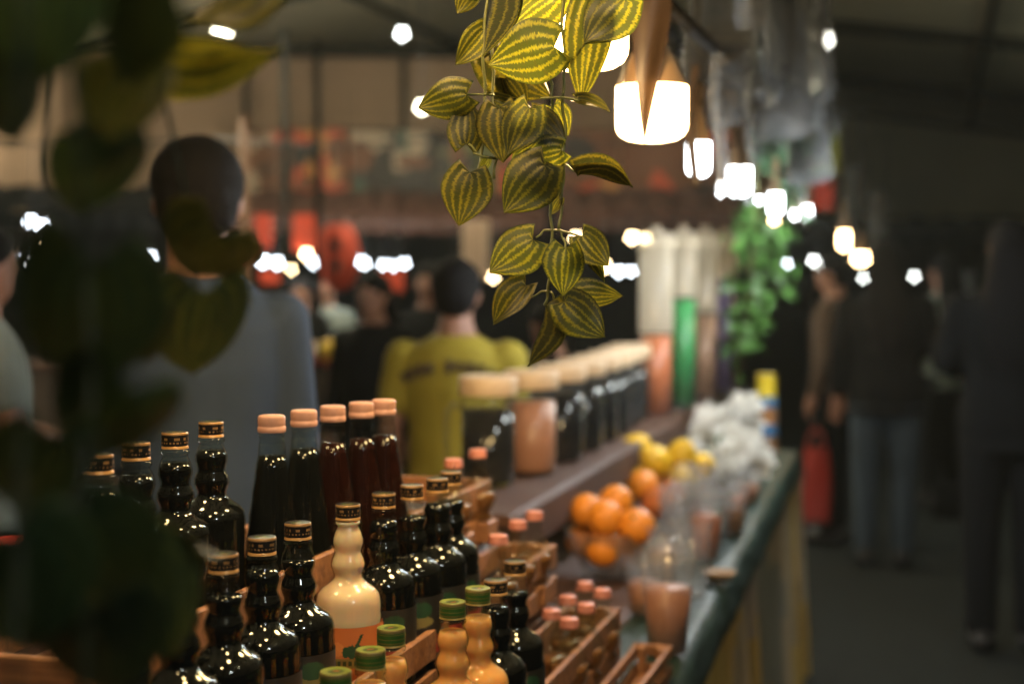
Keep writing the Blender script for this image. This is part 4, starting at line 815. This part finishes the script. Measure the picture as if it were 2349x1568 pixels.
# dark stalls with roofs: body, roof, counter
def stall(u0, u1, D, lab, roofcol, counter=True, seed=0):
    a, b_ = P(u0, 600, D), P(u1, 600, D); wd = b_.x - a.x; o = thing('market_stall', lab, 'market stall', ((a.x + b_.x) / 2, a.y, 0), 0, 'stalls across the market')
    for sx in (-1, 1):
        for y in (0, 1.6): m = MB(); m.tube([(sx * wd / 2, y, 0), (sx * wd / 2, y, 2.1)], .022, 8); m.build('post', M['steel'], o)
    m = MB(); m.grid(lambda x, y: Vector(((x - .5) * (wd + .3), -.25 + 2.0 * y, 1.93 + .22 * math.sin(math.pi * min(1, y * 1.1)) ** .7 + .015 * math.sin(x * 40))), 50, 10); m.build('roof_cloth', roofcol, o)
    m = MB(); m.grid(lambda x, y: Vector(((x - .5) * (wd + .3), -.26 + .012 * math.sin(x * 60), 1.93 - .11 * y - .02 * abs(math.sin(x * 25)) * y)), 60, 4); m.build('valance', roofcol, o)
    m = MB(); m.box((0, .25, .86), (wd, .6, .04), None, .005); m.build('counter_top', M['stand'], o, False)
    m = MB(); m.box((0, .0, .42), (wd - .04, .03, .82), None, .004); m.build('counter_front', M['brownc'], o, False)
    m = MB(); m.box((0, 1.6, 1.0), (wd, .02, 2.0), None, .002); m.build('back_panel', M['dark'], o, False)
    return o
stall(-40, 330, 9.9, 'dark stall at the far left behind the near leaves', M['blackc'])
stall(560, 860, 10.4, 'dark stall with red cloths behind the blue shirt shoulder', M['rust'])
stall(900, 1300, 10.6, 'dark stall behind the yellow shirt person', M['rust'])
stall(1340, 1700, 10.2, 'dark stall behind the jars and dispensers', M['rust'])
stall(1930, 2330, 15.5, 'dark far stall beyond the crowd on the right', M['blackc'])
# thin black poles in front of the brown canvas
for u, D, lb in ((655, 8.2, 'thin black pole, left of two before the brown canvas'), (730, 8.6, 'thin black pole, right of two before the brown canvas')):
    p = P(u, 600, D); m = MB(); m.lathe([(.0, 0), (.10, 0), (.10, .012), (.024, .02), (.022, .05), (.022, 2.9), (0, 2.9)], 14); o = m.build('tent_pole', M['steel']); o.location = (p.x, p.y, 0); tag(o, lb, 'pole', 'thin tent poles')
p = P(563, 600, 7.2); m = MB(); m.lathe([(0, 0), (.08, 0), (.08, .012), (.022, .02), (.020, .05), (.020, 2.3), (0, 2.3)], 14); o = m.build('wooden_pole', M['crate']); o.location = (p.x, p.y, 0); tag(o, 'brown wooden pole beside the head of the blue shirt person', 'pole')
# red hangings and lantern
for u0, v0, u1, v1, D, lb in ((582, 492, 622, 566, 9.6, 'red cloth strip hanging above the first bright bulbs'), (672, 492, 722, 575, 9.5, 'red cloth strip hanging left of the red lantern'), (548, 560, 572, 600, 9.2, 'small red cloth beside the blue shirt shoulder'), (868, 618, 925, 668, 9.2, 'red cloth on the stall right of the red lantern'), (596, 622, 640, 650, 9.3, 'dull red cloth under the first bright bulbs')):
    a, b_ = P(u0, v0, D), P(u1, v1, D); m = MB(); m.grid(lambda x, y: Vector(((x - .5) * (b_.x - a.x), .012 * math.sin(x * 14), (y - 1) * (a.z - b_.z))), 16, 6); o = m.build('red_hanging', M['red']); o.location = ((a.x + b_.x) / 2, a.y, a.z); tag(o, lb, 'hanging', 'red cloth hangings')
p = P(776, 588, 8.9); lan = thing('paper_lantern', 'large red paper lantern with two dark signs among the bulbs', 'lantern', p)
m = MB(); m.lathe([(.03, -.205), (.07, -.195), (.105, -.15), (.128, -.08), (.135, 0), (.128, .08), (.105, .15), (.07, .195), (.03, .205)], 32, rmod=lambda a, z: 1 + .012 * math.cos(z * 190)); m.build('paper', M['red'], lan)
for z in (-.21, .21): m = MB(); m.lathe([(0, z - .012), (.045, z - .012), (.045, z + .012), (0, z + .012)], 16); m.build('end_ring', M['ink'], lan)
for z in (.065, -.06): m = MB(); m.grid(lambda x, y: Vector(((x - .5) * .06, -math.sqrt(.140 ** 2 - ((x - .5) * .06) ** 2) + .006 * (abs(z) > 1), z + (y - .5) * .06)), 6, 4); m.build('dark_sign', M['ink'], lan)
m = MB(); m.tube([(0, 0, .22), (0, 0, .60)], .004, 5); m.build('cord', M['black'], lan)
# bowls of lit food on a small red cart
p = P(745, 830, 8.9); cart = thing('food_cart', 'small red food cart with heaped yellow food between the two people', 'food cart', (p.x, p.y, 0))
zt = P(745, 822, 8.9).z
m = MB(); m.box((0, .05, zt - .02), (.62, .4, .03), None, .004); m.build('cart_top', M['redbag'], cart, False)
m = MB(); m.box((0, .05, zt / 2 - .02), (.56, .34, zt - .04), None, .004); m.build('cart_body', M['brownc'], cart, False)
for u, v, r, mt, lb in ((718, 800, .085, M['cream'], 'heap of pale yellow food on the left of the red cart'), (763, 815, .10, M['lemon'], 'heap of yellow food on the right of the red cart')):
    q = P(u, v, 8.85); m = MB(); m.ball((0, 0, r * .35), (r, r, r * .75), 16, 10, None, lambda d: 1 + .06 * math.sin(d.x * 14) * math.sin(d.y * 14)); o = m.build('food_heap', mt); o.location = (q.x, q.y, zt + .014); tag(o, lb, 'food', 'food heaps on the cart')
cl = P(730, 690, 6.75)
pendant(735, 640, 6.9, True, 'warm lamp low over the red food cart', .5, 1.9) if False else None

# ================================================================ PEOPLE
def remesh(mb, name, m, voxel, parent, it=3, loc=None):
    me = mb.mesh(name, m); o = bpy.data.objects.new(name, me); COL.objects.link(o)
    r = o.modifiers.new('r', 'REMESH'); r.mode = 'VOXEL'; r.voxel_size = voxel; r.use_smooth_shade = True
    s = o.modifiers.new('s', 'SMOOTH'); s.factor = .5; s.iterations = it
    dg = bpy.context.evaluated_depsgraph_get(); nm = bpy.data.meshes.new_from_object(o.evaluated_get(dg)); nm.name = name
    bpy.data.objects.remove(o); bpy.data.meshes.remove(me)
    if not nm.materials: nm.materials.append(m)
    nm.polygons.foreach_set('use_smooth', [True] * len(nm.polygons)); return link(name, nm, parent)
def rings(mb, rs, n=20): 
    vs, fs = [], []
    for c, rx, ry in rs:
        for j in range(n): a = 2 * math.pi * j / n; vs.append(Vector(c) + Vector((rx * math.cos(a), ry * math.sin(a), 0)))
    m = len(rs)
    for i in range(m - 1):
        for j in range(n): k = (j + 1) % n; fs.append((i * n + j, i * n + k, (i + 1) * n + k, (i + 1) * n + j))
    fs += [tuple(reversed(range(n))), tuple((m - 1) * n + j for j in range(n))]; mb.add(vs, fs)
def limb(mb, pts, rads, n=14):
    mb.tube(pts, rads, n); 
    for p, r in zip(pts, rads): mb.ball(p, r, n, 8)
ARM = {'in': ((.190, .03, 1.13), (.12, .26, 1.10)), 'down': ((.225, -.02, 1.13), (.235, .05, .90)), 'fwd': ((.235, .04, 1.15), (.16, .27, 1.10)), 'up': ((.24, .12, 1.16), (.10, .26, 1.32)), 'out': ((.28, .0, 1.18), (.33, .16, 1.0))}
def person(label, x, y, rz, h, top, bottom, hair='short', arms=('down', 'down'), sleeve=1.0, vox=.011, wide=1.0, bag=None, text=False, group='people in the market'):
    o = thing('person', label, 'person', (x, y, .004), rz, group); k = h / 1.70; o.scale = (k, k, k)
    T = [((0, 0, .84), .155, .11), ((0, 0, .92), .165, .118), ((0, 0, 1.02), .150, .105), ((0, .005, 1.15), .150, .105), ((0, 0, 1.28), .172, .115), ((0, -.005, 1.36), .178, .105), ((0, -.01, 1.415), .135, .085), ((0, -.008, 1.45), .075, .066)]
    T = [(c, rx * wide, ry * (wide ** .5)) for c, rx, ry in T]
    sx0 = .178 * wide
    def arm(s, nm):
        e, w_ = ARM[nm]; return Vector((s * sx0, -.005, 1.375)), Vector((s * (e[0] + .0) * (wide ** .5), e[1], e[2])), Vector((s * w_[0] * (wide ** .5), w_[1], w_[2]))
    b = MB(); rings(b, T + [((0, 0, 1.50), .056, .060), ((0, .008, 1.545), .055, .060)])
    b.ball((0, .012, 1.605), (.074, .092, .100), 24, 16); b.ball((0, .045, 1.545), (.052, .055, .055), 18, 12); b.ball((0, .107, 1.585), (.012, .016, .018), 10, 8); b.ball((0, .10, 1.545), (.022, .010, .008), 10, 6)
    for s in (-1, 1): b.ball((s * .076, .008, 1.59), (.010, .020, .030), 10, 8); b.ball((s * .03, .092, 1.605), (.012, .008, .007), 8, 6)
    for s in (-1, 1):
        limb(b, [(s * .088, 0, .88), (s * .095, .015, .48), (s * .092, -.012, .09)], [.086, .056, .038]); limb(b, [(s * .092, -.045, .042), (s * .10, .06, .038), (s * .108, .15, .028)], [.038, .038, .026])
        S, E, W_ = arm(s, arms[0 if s < 0 else 1]); limb(b, [S, E, W_], [.052, .040, .027])
        d = (W_ - E).normalized(); q = d.orthogonal().normalized(); q = Vector((1, 0, 0)) - d * d.x; q.normalize(); up = d.cross(q)
        limb(b, [W_, W_ + d * .05, W_ + d * .09], [(.027 + .031) / 2, .034, .030], 10)
        for fi, (off, ln) in enumerate(((-.027, .055), (-.009, .070), (.009, .074), (.027, .064))):
            p0 = W_ + d * .09 + q * off; p1 = p0 + d * ln * .55 + up * .006; p2 = p0 + d * ln * .9 + up * .024; limb(b, [p0, p1, p2], [.0105, .0095, .0085], 8)
        p0 = W_ + d * .035 - q * .028 * s; limb(b, [p0, p0 + d * .03 - q * .022 * s, p0 + d * .058 - q * .026 * s], [.013, .011, .010], 8)
    remesh(b, 'body', M['skin'], vox, o)
    # shirt
    b = MB(); inf = .016; rings(b, [((0, 0, .80), T[0][1] + .028, T[0][2] + .026)] + [(c, rx + inf, ry + inf) for c, rx, ry in T[:-1]] + [((0, -.008, 1.455), .078, .072)])
    for s in (-1, 1):
        S, E, W_ = arm(s, arms[0 if s < 0 else 1])
        if sleeve >= 1: limb(b, [S - Vector((0, 0, .004)), E, E + (W_ - E) * .93], [.058, .052, .040])
        else: limb(b, [S - Vector((0, 0, .004)), S + (E - S) * sleeve], [.070, .066])
    sh_ = remesh(b, 'shirt', top, vox, o, 4)
    b = MB(); rings(b, [((0, 0, .80), T[0][1] + .018, T[0][2] + .016), ((0, 0, .90), T[1][1] + .008, T[1][2] + .010), ((0, 0, .96), T[1][1] - .006, T[1][2])])
    for s in (-1, 1): limb(b, [(s * .090, 0, .86), (s * .098, .012, .48), (s * .096, -.010, .10)], [.100, .076, .062])
    remesh(b, 'trousers', bottom, vox, o, 4)
    for s in (-1, 1): b = MB(); limb(b, [(s * .092, -.05, .050), (s * .10, .06, .046), (s * .108, .165, .036)], [.048, .047, .036]); remesh(b, 'shoe', M['black'], vox, o, 2)
    # hair
    b = MB()
    wob = lambda d: 1 + .035 * noise.noise(d * 5) + .02 * noise.noise(d * 13)
    b.ball((0, -.004, 1.630), (.088, .102, .088), 28, 18, None, wob); b.ball((0, -.035, 1.590), (.078, .071, .080), 24, 16, None, wob)
    if hair == 'long':
        rings(b, [((0, -.055, 1.62), .088, .07), ((0, -.075, 1.50), .105, .055), ((0, -.10, 1.38), .125, .045), ((0, -.115, 1.22), .11, .035), ((0, -.115, 1.12), .06, .025)])
    remesh(b, 'hair', M['hair'], min(vox, .011), o, 2)
    if text:
        from mathutils.bvhtree import BVHTree
        bv = BVHTree.FromPolygons([v.co for v in sh_.data.vertices], [list(p.vertices) for p in sh_.data.polygons])
        for i in range(11):
            a = (i - 5) * .105; px, pz = .32 * math.sin(a), 1.045 + .31 * math.cos(a)
            if i == 4: continue
            hit = bv.ray_cast(Vector((px, -1, pz)), Vector((0, 1, 0)))
            if hit[0] is None: continue
            m = MB(); m.box((px, hit[0].y - .001, pz), (.022, .012, .044 if i % 3 else .036), Matrix.Rotation(a, 3, 'Y')); m.build('printed_letter', M['ink'], sh_, False)
    return o
def at(u, D): p = P(u, 600, D); return p.x, p.y
x, y = at(455, 2.72); person('person with short black hair in a slate blue shirt, back turned, behind the crates', x, y, R(10), 1.745, M['blue'], M['dark'], 'short', ('in', 'in'), 1.0, .010, .84)
x, y = at(1046, 4.35); person('person with short black hair in an olive yellow shirt, back turned, behind the jars', x, y, R(-8), 1.535, M['yellow'], M['dark'], 'short', ('down', 'in'), .55, .011, 1.0, text=True)
x, y = at(856, 6.3); person('person in black standing left of the yellow shirt person', x, y, R(160), 1.50, M['blackc'], M['dark'], 'long', ('down', 'down'), 1, .013, .95)
x, y = at(1262, 5.3); person('person in black partly hidden behind the jars and lowest leaves', x, y, R(40), 1.40, M['blackc'], M['dark'], 'short', ('fwd', 'fwd'), 1, .013, 1.1)
x, y = at(690, 9.6); person('person in black far behind, next to the red lantern', x, y, R(180), 1.46, M['blackc'], M['dark'], 'long', ('fwd', 'down'), 1, .014, 1.0)
x, y = at(748, 9.8); person('person in pale grey far behind, below the red lantern', x, y, R(190), 1.50, M['grey'], M['dark'], 'short', ('down', 'fwd'), 1, .014, .9)
x, y = at(985, 7.6); person('person in dark grey far behind, left of the yellow shirt head', x, y, R(170), 1.55, M['dark'], M['dark'], 'long', ('down', 'down'), 1, .014, 1.0)
x, y = at(2035, 7.3); person('person with long black hair, black jacket and blue jeans, back turned in the aisle', x, y, R(-12), 1.66, M['blackc'], M['denim'], 'long', ('down', 'fwd'), 1, .012, 1.12)
x, y = at(1915, 7.9); person('person in a brown top facing the counter in the aisle', x, y, R(62), 1.60, M['brownc'], M['dark'], 'short', ('down', 'down'), 1, .012, 1.02)
x, y = at(2165, 9.2); person('person in a grey green top with a dark bag, further along the aisle', x, y, R(25), 1.62, M['grey'], M['dark'], 'long', ('down', 'down'), 1, .013, 1.0)
x, y = at(2320, 5.6); person('person in black cut off by the right edge', x, y, R(-10), 1.70, M['blackc'], M['dark'], 'long', ('fwd', 'down'), 1, .012, 1.1)
x, y = at(-52, 3.6); person('person in a grey top cut off by the left edge', x, y, R(-60), 1.62, M['grey'], M['dark'], 'short', ('fwd', 'fwd'), .5, .012, 1.0)
# bags
p = P(1872, 1110, 7.55); m = MB()
def bagf(a, b):
    an = a * 2 * math.pi; wv = (.062 + .016 * b) * (1 + .12 * math.sin(an * 3 + b * 5)); return Vector((wv * math.cos(an), wv * .55 * math.sin(an), .19 - .38 * b - .012 * math.sin(an * 5) * b))
m.grid(bagf, 28, 12); m.ball((0, 0, -.185), (.074, .04, .012), 16, 6)
bag = thing('carrier_bag', 'red plastic carrier bag held beside the counter end', 'bag', p); m.build('pouch', M['redbag'], bag)
for s in (-1, 1): m = MB(); m.tube([(s * .05, 0, .17), (s * .035, .01, .26), (s * .0, .01, .30)], .006, 6); m.build('handle', M['redbag'], bag)
p = P(2190, 1150, 8.8); bag = thing('shoulder_bag', 'black shoulder bag hanging at the hip of the grey green person', 'bag', p)
m = MB(); m.box((0, 0, 0), (.26, .10, .22), None, .02); m.build('pouch', M['blackc'], bag, True)
m = MB(); m.tube([(-.12, 0, .10), (-.09, -.03, .40), (0, -.02, .62), (.09, 0, .40), (.12, 0, .10)], .012, 6); m.build('strap', M['blackc'], bag)
